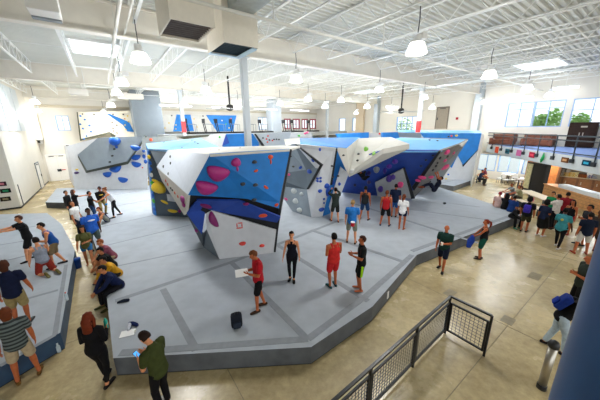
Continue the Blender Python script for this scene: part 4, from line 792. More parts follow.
# ------------------------------------------------------------------ people
SKIN = {'l': 'dc9468', 'm': 'c67f52', 't': 'b56238', 'd': '4f2e1e'}
def ik(a, t, l1, l2, pole):
    a, t = Vector(a), Vector(t); d = t - a; L = min(d.length, (l1 + l2) * .995); L = max(L, abs(l1 - l2) + .02); u = d.normalized(); t = a + u * L
    x = (l1 * l1 - l2 * l2 + L * L) / (2 * L); h = math.sqrt(max(l1 * l1 - x * x, 0)); pv = Vector(pole); pv = pv - u * pv.dot(u)
    if pv.length < 1e-4: pv = u.orthogonal()
    return a + u * x + pv.normalized() * h, t
def lerp(a, b, t): return a + (b - a) * t
HANDS = {  # right hand, from the shoulder centre; x is mirrored for the left
    'down': ((.25, .05, -.57), (.5, -1, -.2)), 'relaxed': ((.27, .16, -.52), (.6, -1, -.3)), 'hips': ((.17, .06, -.45), (1, -.4, 0)), 'crossed': ((.07, .2, -.24), (.35, -.25, -1)),
    'phone': ((.09, .26, -.24), (.3, -.3, -1)), 'chest': ((.02, .24, -.28), (.4, -.3, -1)), 'forward': ((.14, .56, -.06), (.5, 0, -1)), 'forward_low': ((.12, .46, -.30), (.6, 0, -1)), 'up': ((.2, .16, .5), (1, -.3, 0)),
    'wall': ((.12, .42, .16), (1, 0, -.6)), 'lap': ((.08, .34, -.40), (1, 0, -.4)), 'knees': ((.06, .36, -.36), (1, 0, -.3)), 'back': ((.12, -.16, -.42), (1, -.6, 0)), 'chin': ((.05, .18, -.02), (1, .1, -1)), 'floor': ((.3, -.05, -.5), (1, -1, 0)), 'side': ((.62, .12, -.02), (0, 0, -1))}
def person(lab, p, face, h=1.75, sex='m', skin='l', top=('tee', '202020'), bot=('shorts', '202020'), shoes='202020', hair=('short', '3a2418'), lean=0, side=0, look=(0, 0), arms=('down', 'down'), feet=((-.1, 0, 0), (.1, .03, 0)), pz=None, knee=None, group=None, build=1.0, roll=None, py=0.0):
    s = h / 1.75; v = Vector((p[0], p[1], 0)).normalized(); rr = Vector((v.y, -v.x, 0)); f = R(face); fv = -v * math.cos(f) + rr * math.sin(f)
    root = thing('person', lab, 'person', p, math.atan2(-fv.x, fv.y), group)
    fem = sex == 'f'; bw = build
    sh, hp = (.165 if fem else .19) * bw ** .5, (.09 if not fem else .095)
    hipz = (.93 if pz is None else pz)
    P = Vector((0, py, hipz)); ln, sd = R(lean), R(side)
    up = Vector((math.sin(sd), math.sin(ln), math.cos(ln) * math.cos(sd))).normalized(); right = Vector((1, 0, 0)); right = (right - up * right.dot(up)).normalized(); fw = up.cross(right)
    Nk = P + up * .52; Sc = P + up * .47
    yaw, pit = R(look[0]), R(look[1])
    hu = (up + Vector((0, 0, 1))).normalized(); hf = (fw - hu * fw.dot(hu)).normalized(); hr = hf.cross(hu)
    hf = hf * math.cos(yaw) + hr * math.sin(yaw); hf2 = hf * math.cos(pit) - hu * math.sin(pit); hu2 = hu * math.cos(pit) + hf * math.sin(pit); hf, hu = hf2, hu2; hr = hf.cross(hu)
    Hc = Nk + hu * .175 + hf * .02
    body = bmesh.new()
    # torso
    wa = .118 if fem else .135 * bw; hi = (.165 if fem else .158) * (bw if bw > 1 else 1); ch = (.15 if fem else .172) * bw; de = bw
    TOR = [(-.07, hi * .75, .095), (.0, hi, .115 * de), (.10, (hi + wa) / 2, .105 * de), (.2, wa, .095 * de), (.33, ch, (.12 if fem else .115) * de), (.42, ch * .98, .105), (.47, sh * .78, .08), (.51, .07, .065)]
    tube(body, [P + up * t for t, a, b in TOR], [(a, b) for t, a, b in TOR], 16, side=right)
    tube(body, [Nk - up * .05, Nk + hu * .02, Hc - hu * .08], [.058, .052, .05], 12)
    # head: skull, jaw, nose, ears
    m = Matrix((hr, hf, hu)).transposed()
    sphere(body, Hc + hu * .02 - hf * .008, (.074, .092, .09), 16, 12, mx=m); sphere(body, Hc - hu * .045 + hf * .022, (.056, .064, .068), 14, 10, mx=m)
    tube(body, [Hc + hf * .085 + hu * .02, Hc + hf * .102 - hu * .022], [.010, .016], 8)
    for q in (-1, 1): sphere(body, Hc + hr * q * .076 - hf * .005, (.012, .02, .032), 8, 6, mx=m)
    # arms
    A = {}
    for q, am in ((-1, arms[0]), (1, arms[1])):
        S_ = Sc + right * q * sh - up * .015; hd, pole = HANDS[am] if isinstance(am, str) else am
        tg = Sc + Vector((hd[0] * q, hd[1], hd[2])); E_, H_ = ik(S_, tg, .285, .255, (pole[0] * q, pole[1], pole[2])); A[q] = (S_, E_, H_)
        k_ = .9 if fem else 1.05
        tube(body, [S_ - right * q * .05, S_, lerp(S_, E_, .35), lerp(S_, E_, .8), E_, lerp(E_, H_, .3), lerp(E_, H_, .8), H_], [.055 * k_, .058 * k_, .05 * k_, .042 * k_, .039 * k_, .040 * k_, .03 * k_, .027 * k_], 12)
        d = (H_ - E_).normalized(); n = d.cross(Vector((q * .2, .1, 1))).normalized() if abs(d.z) < .8 else Vector((-q, 0, 0)); n = (n - d * n.dot(d)).normalized(); sd_ = d.cross(n) * (1 if (d.cross(n)).dot(Vector((0, 1, .5))) > 0 else -1)
        tube(body, [H_, H_ + d * .04, H_ + d * .085], [(.028, .02), (.040, .016), (.040, .014)], 10, side=sd_)
        for k, L in enumerate((.066, .076, .072, .056)):
            o = sd_ * (.033 - .022 * k); b0 = H_ + d * .08 + o; dr = (d + sd_ * (.12 - .08 * k)).normalized(); b1 = b0 + dr * L * .55 + n * .008; b2 = b1 + (dr + n * .7).normalized() * L * .5; tube(body, [b0, b1, b2], [.0092, .0085, .0072], 6)
        t0 = H_ + d * .02 + sd_ * .028; tube(body, [t0, t0 + (d * .6 + sd_).normalized() * .04, t0 + (d + sd_ * .7 + n * .3).normalized() * .075], [.0125, .011, .009], 6)
    # legs
    Lg = {}
    for i, q in enumerate((-1, 1)):
        Hp = P + right * q * hp; ft = Vector(feet[i]); ft = Vector((ft.x, ft.y, ft.z + .085)); kp = (knee[i] if knee else (q * .15, 1, .1))
        K, An = ik(Hp, ft, .43, .425, kp); Lg[q] = (Hp, K, An); w = (1.08 if fem else 1.0) * (bw ** .7)
        tube(body, [Hp, lerp(Hp, K, .3), lerp(Hp, K, .75), K, lerp(K, An, .25), lerp(K, An, .6), An], [.088 * w, .082 * w, .06, .054, .055, .042, .036], 12)
        sp = (An - K).normalized(); tf = Vector((q * .15, 1, 0)) if knee is None else (Vector((q * .1, 1, 0)) if sp.z < -.5 else Vector((0, -.2, -1)) if sp.y < -.5 else Vector((0, 1, .2)))
        if sp.z > -.35: tf = (Vector((0, .3, 1)) if sp.y > .5 else Vector((0, -1, -.35)))
        tf.normalize(); sol = An - Vector((0, 0, .045)) if sp.z < -.35 else An + sp * .035
        Lg[q] += (tf, sol)
        tube(body, [sol - tf * .045, sol + tf * .05, sol + tf * .13, sol + tf * .175], [(.034, .036), (.038, .034), (.044, .024), (.036, .016)], 10, side=(1, 0, 0) if abs(tf.x) < .8 else (0, 1, 0))
    def fin(name, bm_, m_, vox=.011, sm_=4, smooth=True):
        if s != 1: bmesh.ops.scale(bm_, vec=(s, s, s), verts=bm_.verts[:])
        o = link(name, bm_, m_, root, smooth)
        if vox:
            r_ = o.modifiers.new('r', 'REMESH'); r_.mode = 'VOXEL'; r_.voxel_size = vox; r_.use_smooth_shade = True
            if sm_: k_ = o.modifiers.new('k', 'SMOOTH'); k_.factor = .5; k_.iterations = sm_
            BAKE.append(o)
        return o
    body_o = fin('body', body, cm(SKIN[skin], .5, 'skin'), .0085, 3)
    # eyes, brows and mouth
    b = bmesh.new()
    for q in (-1, 1): sphere(b, Hc + hf * .080 + hr * q * .030 + hu * .012, (.011, .008, .007), 8, 6, mx=m); 
    fin('eyes', b, M_black, 0)
    b = bmesh.new(); tube(b, [Hc + hf * .081 - hu * .052 - hr * .02, Hc + hf * .086 - hu * .053, Hc + hf * .081 - hu * .052 + hr * .02], [(.005, .004), (.008, .006), (.005, .004)], 6); fin('mouth', b, cm('9a4a40', .5, 'lips'), 0)
    # top garment
    tk, tc = top[0], top[1]; b = bmesh.new(); inf = .02
    if tk != 'none':
        hem = {'crop': .14, 'dress': .05}.get(tk, .0 if bot[0] != 'x' else .0) - (.03 if tk in ('tee', 'long', 'hoodie') else 0)
        lo = .0 if tk in ('tank', 'strap') else -.035
        prof = [(lo, hi + inf + .008, .125 * de + inf), (.10, (hi + wa) / 2 + inf + .004, .112 * de + inf), (.2, wa + inf + (.012 if not fem else 0), .102 * de + inf), (.33, ch + inf, (.125 if fem else .118) * de + inf)]
        if tk in ('tank', 'strap'): prof += [(.40, ch * .9, .115), (.435, ch * .68, .1)]
        else: prof += [(.42, ch + inf * .8, .105 + inf), (.475, sh * .84, .088 + inf * .5), (.505, .083, .076)]
        tube(b, [P + up * t for t, a, c in prof], [(a, c) for t, a, c in prof], 18, side=right)
        if fem and tk != 'hoodie':
            for q in (-1, 1): sphere(b, P + up * .345 + right * q * .065 + fw * .085, (.062, .055, .06), 10, 8)
        for q in (-1, 1):
            S_, E_, H_ = A[q]
            if tk in ('tank', 'strap'):
                u_ = Sc + right * q * sh * .52; tube(b, [P + up * .40 + right * q * .09 + fw * .09, u_ + up * .035 + fw * .02, u_ + up * .03 - fw * .04, P + up * .40 + right * q * .09 - fw * .085], [(.028, .02)] * 4 if tk == 'tank' else [(.014, .014)] * 4, 8)
            elif tk in ('tee', 'dress'): tube(b, [S_ - right * q * .06 + up * .005, S_ + up * .003, lerp(S_, E_, .3), lerp(S_, E_, .62)], [.072, .078, .072, .068], 12)
            else: tube(b, [S_ - right * q * .06 + up * .005, S_ + up * .003, lerp(S_, E_, .4), E_, lerp(E_, H_, .5), lerp(E_, H_, .93)], [.072, .076, .066, .056, .05, .042], 12)
        to = fin({'tee': 't_shirt', 'tank': 'tank_top', 'strap': 'tank_top', 'long': 'long_sleeve_shirt', 'hoodie': 'hoodie', 'dress': 'dress'}[tk], b, top[2] if len(top) > 2 and not isinstance(top[2], str) else cm(tc), .012, 3)
    # lower garment
    bk_, bc = bot[0], bot[1]; b = bmesh.new()
    prof = [(-.08, hi * .82, .105), (-.03, hi + .008, .122 * de), (.05, hi + .010, .120 * de), (.09, (hi + wa) / 2 + .012, .112 * de)]
    tube(b, [P + up * t for t, a, c in prof], [(a, c) for t, a, c in prof], 16, side=right)
    for q in (-1, 1):
        Hp, K, An, tf, sol = Lg[q]; w = (1.08 if fem else 1) * (bw ** .7)
        if bk_ == 'shorts': tube(b, [Hp, lerp(Hp, K, .35), lerp(Hp, K, .86)], [.098 * w, .098 * w, .092], 12)
        elif bk_ == 'short': tube(b, [Hp, lerp(Hp, K, .2), lerp(Hp, K, .45)], [.098 * w, .096 * w, .09], 12)
        elif bk_ == 'skirt': tube(b, [Hp, lerp(Hp, K, .4), lerp(Hp, K, 1.0)], [.115, .12, .13], 12)
        elif bk_ == 'pants': tube(b, [Hp, lerp(Hp, K, .4), K, lerp(K, An, .4), lerp(K, An, .93)], [.1 * w, .09 * w, .07, .066, .058], 12)
        else: tube(b, [Hp, lerp(Hp, K, .35), lerp(Hp, K, .8), K, lerp(K, An, .3), lerp(K, An, .88)], [.098 * w, .089 * w, .066, .06, .06, .042], 12)
    if bk_ == 'skirt': tube(b, [P - up * .02, P - up * .25, P - up * .42], [(hi + .01, .13), (hi + .02, .15), (hi + .03, .16)], 14, side=right)
    fin({'shorts': 'shorts', 'short': 'shorts', 'skirt': 'skirt', 'pants': 'trousers', 'leggings': 'leggings'}[bk_], b, cm(bc), .012, 3)
    # shoes
    if shoes:
        for q in (-1, 1):
            Hp, K, An, tf, sol = Lg[q]; b = bmesh.new(); sdv = (1, 0, 0) if abs(tf.x) < .8 else (0, 1, 0)
            dn = Vector((0, 0, -.005)) if tf.z > -.3 and tf.z < .5 else Vector()
            tube(b, [sol - tf * .055 + dn, sol + tf * .05 + dn, sol + tf * .13 + dn, sol + tf * .19 + dn], [(.042, .042), (.046, .042), (.052, .03), (.042, .022)], 10, side=sdv); fin('shoe', b, cm(shoes, .5), .011, 2)
    # hair
    hs, hc_ = hair
    if hs != 'bald':
        b = bmesh.new(); g = bmesh.ops.create_uvsphere(b, u_segments=18, v_segments=12, radius=1)
        dl_ = []
        for w_ in b.verts:
            x, y, z = w_.co
            if (y > .25 and z < .38) or (hs in ('short', 'cap', 'bun', 'pony', 'buzz') and z < -.55) or (abs(x) > .55 and y > -.05 and z < -.05 and hs in ('short', 'buzz', 'bun', 'pony')): dl_.append(w_)
            k_ = 1 if hs != 'afro' else 1.28; kk = (.95 if hs == 'buzz' else 1.0)
            rn = 1 + .05 * math.sin(9 * x + 5 * y + 3 * z)
            w_.co = Hc + hr * x * .088 * k_ * kk * rn + hf * (y * .108 * k_ * kk * rn - .012) + hu * (z * .118 * k_ * kk * rn + .016)
        bmesh.ops.delete(b, geom=dl_, context='VERTS')
        bk0 = Hc - hf * .09
        if hs == 'long': tube(b, [Hc + hu * .06 - hf * .05, bk0 - hu * .02, Hc - hf * .085 - hu * .16, Hc - hf * .10 - hu * .30, Hc - hf * .10 - hu * .40], [(.055, .04), (.088, .05), (.094, .045), (.09, .04), (.04, .02)], 12, side=hr); [tube(b, [Hc + hr * q * .07 + hu * .05, Hc + hr * q * .085 - hu * .06, Hc + hr * q * .09 - hu * .2 - hf * .03], [.03, .034, .026], 8) for q in (-1, 1)]
        if hs == 'bob': tube(b, [Hc + hu * .05 - hf * .04, bk0 - hu * .02, Hc - hf * .07 - hu * .12], [(.06, .04), (.086, .045), (.07, .03)], 12, side=hr)
        if hs == 'pony': sphere(b, bk0 + hu * .05 - hf * .01, .035, 10, 8); tube(b, [bk0 + hu * .05, bk0 - hf * .07 + hu * .03, bk0 - hf * .09 - hu * .08, bk0 - hf * .06 - hu * .2], [.025, .038, .04, .016], 10)
        if hs == 'bun': sphere(b, bk0 + hu * .09 - hf * .005, .05, 12, 8)
        if hs == 'cap':
            tube(b, [Hc + hf * .07 + hu * .055, Hc + hf * .165 + hu * .04], [(.07, .012), (.055, .008)], 12, side=hr)
        o = fin('cap' if hs == 'cap' else 'hair', b, cm(hc_, .6), 0)
        if hs == 'afro': pass
        if hs == 'beard': pass
    return root, A, s, dict(P=P, Sc=Sc, up=up, fw=fw, Hc=Hc, hf=hf, hu=hu, right=right, body=body_o)
def wp(r, v):                                                     # local -> world of a placed person (returned tuple)
    root = r[0]; return Matrix.Translation(root.location) @ Matrix.Rotation(root.rotation_euler.z, 4, 'Z') @ (Vector(v) * r[2])
def hand(r, q): S_, E_, H_ = r[1][q]; return wp(r, H_ + (H_ - E_).normalized() * .07)

def shirt_print(r, sgn, w_, h_, c, t=.36, bw=1.0):
    d = r[3]; b = bmesh.new(); sphere(b, (d['P'] + d['up'] * t + d['fw'] * sgn * (.118 * bw + .012)) * r[2], (w_, .022, h_), 14, 8); link('shirt_print', b, cm(c), r[0], True)
def stripes(name, c1, c2, sc):
    m = mat(name, c1, .8); nt = m.node_tree; b = nt.nodes['Principled BSDF']; tc = nt.nodes.new('ShaderNodeTexCoord'); w = nt.nodes.new('ShaderNodeTexWave'); w.bands_direction = 'Z'; w.inputs['Scale'].default_value = sc
    nt.links.new(tc.outputs['Object'], w.inputs['Vector']); mx = nt.nodes.new('ShaderNodeMix'); mx.data_type = 'RGBA'; mx.inputs[6].default_value = srgb(c1); mx.inputs[7].default_value = srgb(c2)
    rp = nt.nodes.new('ShaderNodeValToRGB'); rp.color_ramp.elements[0].position = .45; rp.color_ramp.elements[1].position = .55; nt.links.new(w.outputs['Fac'], rp.inputs[0]); nt.links.new(rp.outputs[0], mx.inputs[0]); nt.links.new(mx.outputs[2], b.inputs['Base Color']); return m
M_strp = stripes('striped_jersey', '20292a', '5c6664', 4.2)
Z = .45
WALK = ((-.1, .22, 0), (.1, -.18, 0)); WIDE = ((-.2, .0, 0), (.2, .05, 0)); SITM = ((-.12, .42, -.40), (.12, .46, -.40))
EDGE = dict(pz=.10, feet=((-.13, .40, -.45), (.13, .44, -.45)), knee=((-.2, 1, .5), (.2, 1, .5)))
SEAT = dict(pz=.55, feet=((-.12, .42, 0), (.12, .45, 0)), knee=((-.2, 1, .6), (.2, 1, .6)))
GRND = dict(pz=.12, feet=((-.16, .42, 0), (.16, .45, 0)), knee=((-.3, .3, 1), (.3, .3, 1)))
KNEEL = dict(pz=.5, feet=((-.12, -.52, .0), (.12, -.5, .0)), knee=((-.1, 1, -.6), (.1, 1, -.6)))
def foot(x, y, z=0): return at(x, y, z)
# left mat group
person('man in black t-shirt and black shorts on the left mat, both arms stretched forward', foot(34, 259, Z), -78, 1.72, top=('tee', '16171a'), bot=('shorts', '141518'), shoes='1c1c20', hair=('short', '4a2a1c'), arms=('forward', 'forward'), feet=((-.12, .2, 0), (.12, -.15, 0)), pz=.91, lean=6)
person('man kneeling on the left mat in a grey tank top and rust red shorts', foot(46, 271.5, Z), -165, 1.75, top=('tank', '8d94a2'), bot=('shorts', '8c2f24'), shoes='5c5428', hair=('short', '1e1512'), arms=('relaxed', 'down'), lean=8, **dict(pz=.40, feet=((-.14, -.42, .0), (.14, -.46, .0)), knee=((-.2, 1, -.5), (.2, 1, -.5))))
person('man in blue sleeveless shirt and khaki shorts standing behind the kneeling man', foot(60, 265, Z), -85, 1.68, top=('tank', '1f4f96'), bot=('shorts', '7c6a4c'), shoes='23252c', hair=('short', '17110f'), arms=('chest', 'down'), lean=18, feet=((-.1, .18, 0), (.1, -.16, 0)), pz=.9)
person('brown-haired person in navy t-shirt and khaki shorts at the left edge', foot(24, 325, Z), 160, 1.72, sex='m', skin='t', top=('tee', '141c38'), bot=('shorts', '9c8a5c'), shoes='2a2a2a', hair=('bob', '4a2818'), arms=('down', 'relaxed'))
person('person in a striped grey shirt and beige shorts seen from behind at lower left', foot(29, 379), 172, 1.72, skin='t', top=('tee', '3c4648', M_strp), bot=('shorts', 'b3a284'), shoes='6a4a20', hair=('bob', '6a3418'), arms=('down', 'down'), feet=((-.15, .0, 0), (.17, .04, 0)), build=1.02)
r = person('woman in all black with long auburn hair standing on the floor at lower left', foot(105, 385), 140, 1.70, 'f', top=('long', '111114'), bot=('leggings', '101013'), shoes='201c1a', hair=('long', '6e2c14'), arms=('crossed', 'phone'), feet=((-.07, .16, 0), (.08, -.04, 0)))
b = lathe([(.03, -.07), (.035, -.06), (.035, .1), (.02, .12), (.02, .15)], 14); tag(link('drink_bottle', b, cm('2fb8a0', .35, 'plastic'), None, True, hand(r, 1) + Vector((0, 0, .03))), 'turquoise bottle held by the woman in all black', 'bottle')
r = person('young man in olive t-shirt and black trousers looking at a phone, at the bottom', foot(166, 408), -140, 1.70, top=('tee', '3c4420'), bot=('pants', '121216'), shoes='d8d8d4', hair=('short', '24140e'), arms=('phone', 'phone'), look=(0, 35), lean=6)
b = bx(-.038, .038, -.005, .005, -.07, .07); bev(b, .004, 1); o = thing('mobile_phone', 'mobile phone with a blue screen held by the man in olive', 'phone', hand(r, -1) + Vector((0, 0, .03)), r[0].rotation_euler.z); o.rotation_euler.x = R(-50)
link('phone_case', b, M_black, o); link('phone_screen', bx(-.034, .034, -.008, -.005, -.062, .062), mat('screen_blue', '4aa0e8', .2, emit=.8), o)
# group by the corridor
person('bearded man in black t-shirt and blue jeans near the small grey mat', foot(95, 221, Z * 0 + .0), 75, 1.74, skin='t', top=('tee', '141418'), bot=('pants', '1e3a64'), shoes='1a1a1a', hair=('short', '15100e'), arms=('down', 'forward_low'))
r = person('man in black hoodie with a yellow chest print and khaki trousers', foot(104, 214, Z), 15, 1.68, skin='t', top=('hoodie', '121214'), bot=('pants', '9c8c54'), shoes='4a3a28', hair=('cap', '121212'), arms=('forward_low', 'chest'), lean=14, pz=.86)
shirt_print(r, 1, .1, .025, 'd8b83c', .36)
r = person('dark-haired person in black standing beside the man in white, seen from the side', foot(72, 219), 60, 1.70, skin='m', top=('long', '151517'), bot=('pants', '17171c'), hair=('short', '120e0c'), arms=('down', 'down'))
person('woman in black stretching one arm out to the right behind the man in white', foot(79, 218), 85, 1.72, 'f', skin='m', top=('tee', '161417'), bot=('pants', '18181e'), hair=('long', '3c1c12'), arms=('down', 'forward'))
person('man in white t-shirt and dark blue jeans standing in the corridor', foot(81, 237), 55, 1.80, skin='m', top=('tee', 'f0f0f0'), bot=('pants', '18243c'), shoes='202020', hair=('short', '4a3020'), arms=('down', 'down'), look=(10, -20))
r = person('big man in bright blue t-shirt and grey shorts, tallest in the left group', foot(97, 251), 15, 1.92, skin='d', top=('tee', '2b64c8'), bot=('shorts', '4a5a58'), shoes='1c1c1c', hair=('buzz', '0e0a09'), arms=('down', 'down'), build=1.25, feet=WALK)
shirt_print(r, 1, .13, .035, 'e8ecf4', .36, 1.25)
person('woman in olive top, white overshirt and denim shorts walking in the corridor', foot(91, 266), -5, 1.62, 'f', skin='m', top=('tee', '5a5c34'), bot=('short', '2f6a9c'), shoes=None, hair=('long', '1a0f0c'), arms=('chest', 'relaxed'), feet=WALK)
r = person('woman in white tank top and black leggings leaning forward on the mat', foot(116, 217, Z), -75, 1.72, 'f', top=('tank', 'e4e6ec'), bot=('leggings', '121318'), shoes='16161a', hair=('bun', '7a4422'), arms=('forward_low', 'down'), lean=24, feet=((-.1, .12, 0), (.1, -.3, 0)))
b = bmesh.new(); sphere(b, hand(r, 1), (.05, .08, .06), 10, 8); tag(link('chalk_bag', b, cm('2a90d0'), None, True), 'bright blue pouch in the hand of the woman in white tank top', 'bag')
person('person in navy tank top sitting on the mat edge behind the man in blue', foot(107.5, 222, Z), -70, 1.70, skin='l', top=('tank', '1a2048'), bot=('shorts', '8a8c84'), shoes='c8c8c0', hair=('short', '6a2e1c'), arms=('knees', 'knees'), lean=24, **GRND)
# seated row
def seated(x, y, lab, **k): person(lab, foot(x, y, Z), k.pop('face', -70), k.pop('h', 1.72), **EDGE, **k)
seated(113, 258, 'person in mauve t-shirt with ginger hair sitting on the mat edge, arms on knees', top=('tee', '8c4a5c'), bot=('shorts', '9a8468'), shoes='383838', hair=('short', '8a4a24'), arms=('knees', 'knees'), lean=26)
seated(113, 267, 'person in black shirt with dark hair sitting second on the mat edge', skin='m', top=('tee', '141416'), bot=('shorts', '222226'), shoes='1a1a1e', hair=('short', '100c0a'), arms=('knees', 'knees'), lean=24, h=1.68)
seated(118, 275, 'person in mustard yellow hoodie sitting between two dark tops on the mat edge', skin='m', top=('hoodie', 'c8921e'), bot=('pants', '1a1a1e'), shoes='222222', hair=('short', '14100e'), arms=('lap', 'lap'), lean=30, h=1.66)
seated(119, 287, 'person in navy hoodie with dark hair sitting nearest on the mat edge', skin='m', top=('hoodie', '141f44'), bot=('pants', '14141a'), shoes='4c4c26', hair=('short', '15100e'), arms=('knees', 'lap'), lean=28, h=1.78)
# centre of the mat
r = person('man in red t-shirt and black shorts holding paper in front of the white foot panel', foot(260, 309, Z), -75, 1.70, skin='t', top=('tee', 'b01c28'), bot=('shorts', '131316'), shoes='3a2616', hair=('short', '6a3c20'), arms=('phone', 'phone'), feet=((-.1, .1, 0), (.1, -.16, 0)), look=(0, 25))
b = bx(-.15, .15, -.003, .003, -.11, .11); o = tag(link('paper_sheet', b, M_white, None, False, hand(r, -1) + Vector((-.1, 0, .02)), .3), 'white paper sheet in the hands of the man in red t-shirt', 'paper'); o.rotation_euler.x = R(-65)
person('woman in black tank top and leggings standing right of the blue prow', foot(292.5, 279.5, Z), -8, 1.60, 'f', skin='l', top=('strap', '12131e'), bot=('leggings', '0e0e14'), shoes='141416', hair=('short', '140d0c'), arms=('down', 'relaxed'), feet=((-.06, .1, 0), (.08, 0, 0)))
person('muscular man in red tank top and red shorts seen from behind with folded arms', foot(333, 287, Z), -150, 1.70, skin='t', top=('tank', 'd0302c'), bot=('shorts', 'c8282c'), shoes='164a50', hair=('short', '120d0c'), arms=('crossed', 'crossed'), build=1.1)
r = person('boy in black t-shirt and black shorts with a green stripe, barefoot', foot(360, 290, Z), -80, 1.68, skin='t', top=('tee', '121315'), bot=('shorts', '14160f'), shoes=None, hair=('short', '3a1e12'), arms=('phone', 'phone'), build=.92)
b = bmesh.new(); tube(b, [(-.185, .0, .84), (-.205, .01, .68), (-.205, .02, .54)], [(.03, .012)] * 3, 8, side=(0, 1, 0)); link('side_stripe', b, cm('a8e020'), r[0], True)
r = person('older man in bright blue t-shirt and grey shorts with a chalk bag on his back', foot(351, 243, Z), 175, 1.82, skin='l', top=('tee', '2a76c4'), bot=('shorts', '7e8272'), shoes='4a3020', hair=('buzz', '9a7c50'), arms=('down', 'relaxed'), feet=((-.16, .04, 0), (.16, -.04, 0)))
b = lathe([(.05, -.09), (.075, -.07), (.07, .06), (.08, .08)], 14); o = thing('chalk_bag', 'red and white chalk bag hanging behind the older man in blue', 'bag', wp(r, (.05, -.21, .86))); link('pouch', b, cm('d02838'), o, True); link('fleece_rim', lathe([(.08, .07), (.085, .09), (.07, .11), (.04, .1)], 14), M_white, o, True)
person('climber in dark green shirt and shorts with hands on the white and blue wall', foot(335, 222, Z), -165, 1.75, skin='l', top=('long', '2c3430'), bot=('shorts', '2a2c28'), shoes='7a3c28', hair=('short', '17100e'), arms=('wall', 'wall'), feet=((-.15, .15, 0), (.15, -.05, 0)))
person('man in black tank top and blue shorts looking up into the cave', foot(364, 220, Z), 165, 1.76, skin='t', top=('tank', '26282a'), bot=('shorts', '1f3c68'), shoes='141414', hair=('cap', '101012'), arms=('relaxed', 'down'), feet=WIDE)
person('man in red tank top and black shorts with feet apart before the cave', foot(384.5, 226, Z), 172, 1.74, skin='t', top=('tank', 'b22028'), bot=('shorts', '101012'), shoes='1c3a5c', hair=('short', '6a3418'), arms=('down', 'down'), feet=WIDE)
person('man in navy t-shirt and blue shorts behind the man in red tank top', foot(393.5, 217, Z), 178, 1.76, skin='t', top=('tee', '14203c'), bot=('shorts', '24508c'), shoes='18181a', hair=('short', '14100e'), arms=('down', 'down'))
person('woman in white t-shirt and navy shorts with a brown ponytail before the cave', foot(401, 229.5, Z), 165, 1.66, 'f', skin='t', top=('tee', 'f2f2f2'), bot=('short', '141a3c'), shoes=None, hair=('pony', '6a341c'), arms=('down', 'down'))
# climbers on the wall
pc = dd(364, 181, 15.9)
person('climber in black hanging deep inside the blue cave', (pc.x, pc.y, pc.z - .3), 150, 1.7, skin='t', top=('long', '17181c'), bot=('pants', '1a1612'), shoes='201c1c', hair=('short', '1a120e'), arms=('up', 'up'), lean=-52, pz=.5, feet=((-.25, .62, .55), (.2, .7, .35)), knee=((-.5, .2, 1), (.5, .2, 1)))
pc = dd(434, 192, 15.6)
person('climber in navy hanging low from the grey overhang with one arm up', (pc.x, pc.y, max(.46, pc.z)), -80, 1.65, skin='t', top=('tee', '15182c'), bot=('pants', '161a30'), shoes='8a3c20', hair=('short', '2a1812'), arms=('up', ((.05, .25, .5), (1, -.3, 0))), lean=-28, pz=.16, feet=((-.15, .6, .25), (.15, .68, .15)), knee=((-.3, .3, 1), (.3, .3, 1)))
# right floor
r = person('bald man in dark green t-shirt and navy shorts walking on the concrete floor', foot(441, 270), -12, 1.72, skin='t', top=('tee', '16352e'), bot=('shorts', '121a30'), shoes='141414', hair=('bald', '000000'), arms=('chest', 'down'), feet=WALK)
b = lathe([(.035, -.05), (.04, .05), (.042, .06)], 12); tag(link('paper_cup', b, M_white, None, True, hand(r, -1)), 'white cup in the hand of the bald man', 'cup')
r = person('woman with auburn ponytail in black tank top and green shorts on the concrete', foot(480, 259), -80, 1.62, 'f', skin='t', top=('strap', '141418'), bot=('shorts', '0f4c40'), shoes='1a1614', hair=('pony', '7c2c18'), arms=('lap', 'lap'), feet=((-.08, .05, 0), (.08, -.02, 0)))
b = bmesh.new(); c_ = hand(r, -1); tube(b, [c_ + Vector((0, 0, .02)), c_ - Vector((.05, 0, .15)), c_ - Vector((.1, 0, .42))], [(.07, .05), (.15, .08), (.1, .05)], 10); o = tag(link('folded_jacket', b, cm('1e3c98'), None, True), 'royal blue jacket carried by the woman with auburn ponytail', 'jacket')
# standing right group
r = person('person with a violet backpack and camouflage shorts seen from behind', foot(523, 231.5), 172, 1.74, skin='t', top=('tee', '17181c'), bot=('shorts', '3c3a26'), shoes='1c1a1a', hair=('afro', '120d0c'), arms=('down', 'down'), build=1.1)
def backpack(r, c, lab, c2=None):
    o = thing('backpack', lab, 'backpack', wp(r, r[3]['P'] + r[3]['up'] * .28 - r[3]['fw'] * .23), r[0].rotation_euler.z); o.rotation_euler.x = -math.asin(max(-1, min(1, r[3]['up'].y)))
    b = bx(-.13, .13, -.08, .08, -.19, .19); bev(b, .06, 3); link('main_pack', b, cm(c), o, True); b = bx(-.09, .09, -.12, -.07, -.15, .02); bev(b, .03, 2); link('front_pocket', b, cm(c2 or c), o, True)
    for q in (-1, 1): link('shoulder_strap', tb([(q * .1, .06, .18), (q * .1, .2, .24), (q * .11, .34, .12)], .018, 6), M_black, o)
backpack(r, '4a3ab8', 'violet backpack worn by the person in camouflage shorts', '3c30a0')
person('woman in a navy top and long black skirt with curly hair in the right group', foot(539, 236), 150, 1.74, 'f', skin='t', top=('tee', '1a2440'), bot=('skirt', '101012'), shoes='e0d8d0', hair=('afro', '110c0b'), arms=('down', 'chest'))
person('man in green t-shirt standing at the long pale table', foot(546, 224), -40, 1.74, skin='m', top=('tee', '1d8a56'), bot=('pants', '17181c'), hair=('short', '14100e'), arms=('down', 'chest'))
person('man in white t-shirt and black trousers in the right group', foot(551, 229), -120, 1.78, skin='t', top=('tee', 'ece6e0'), bot=('pants', '121318'), hair=('cap', '161412'), arms=('forward_low', 'down'))
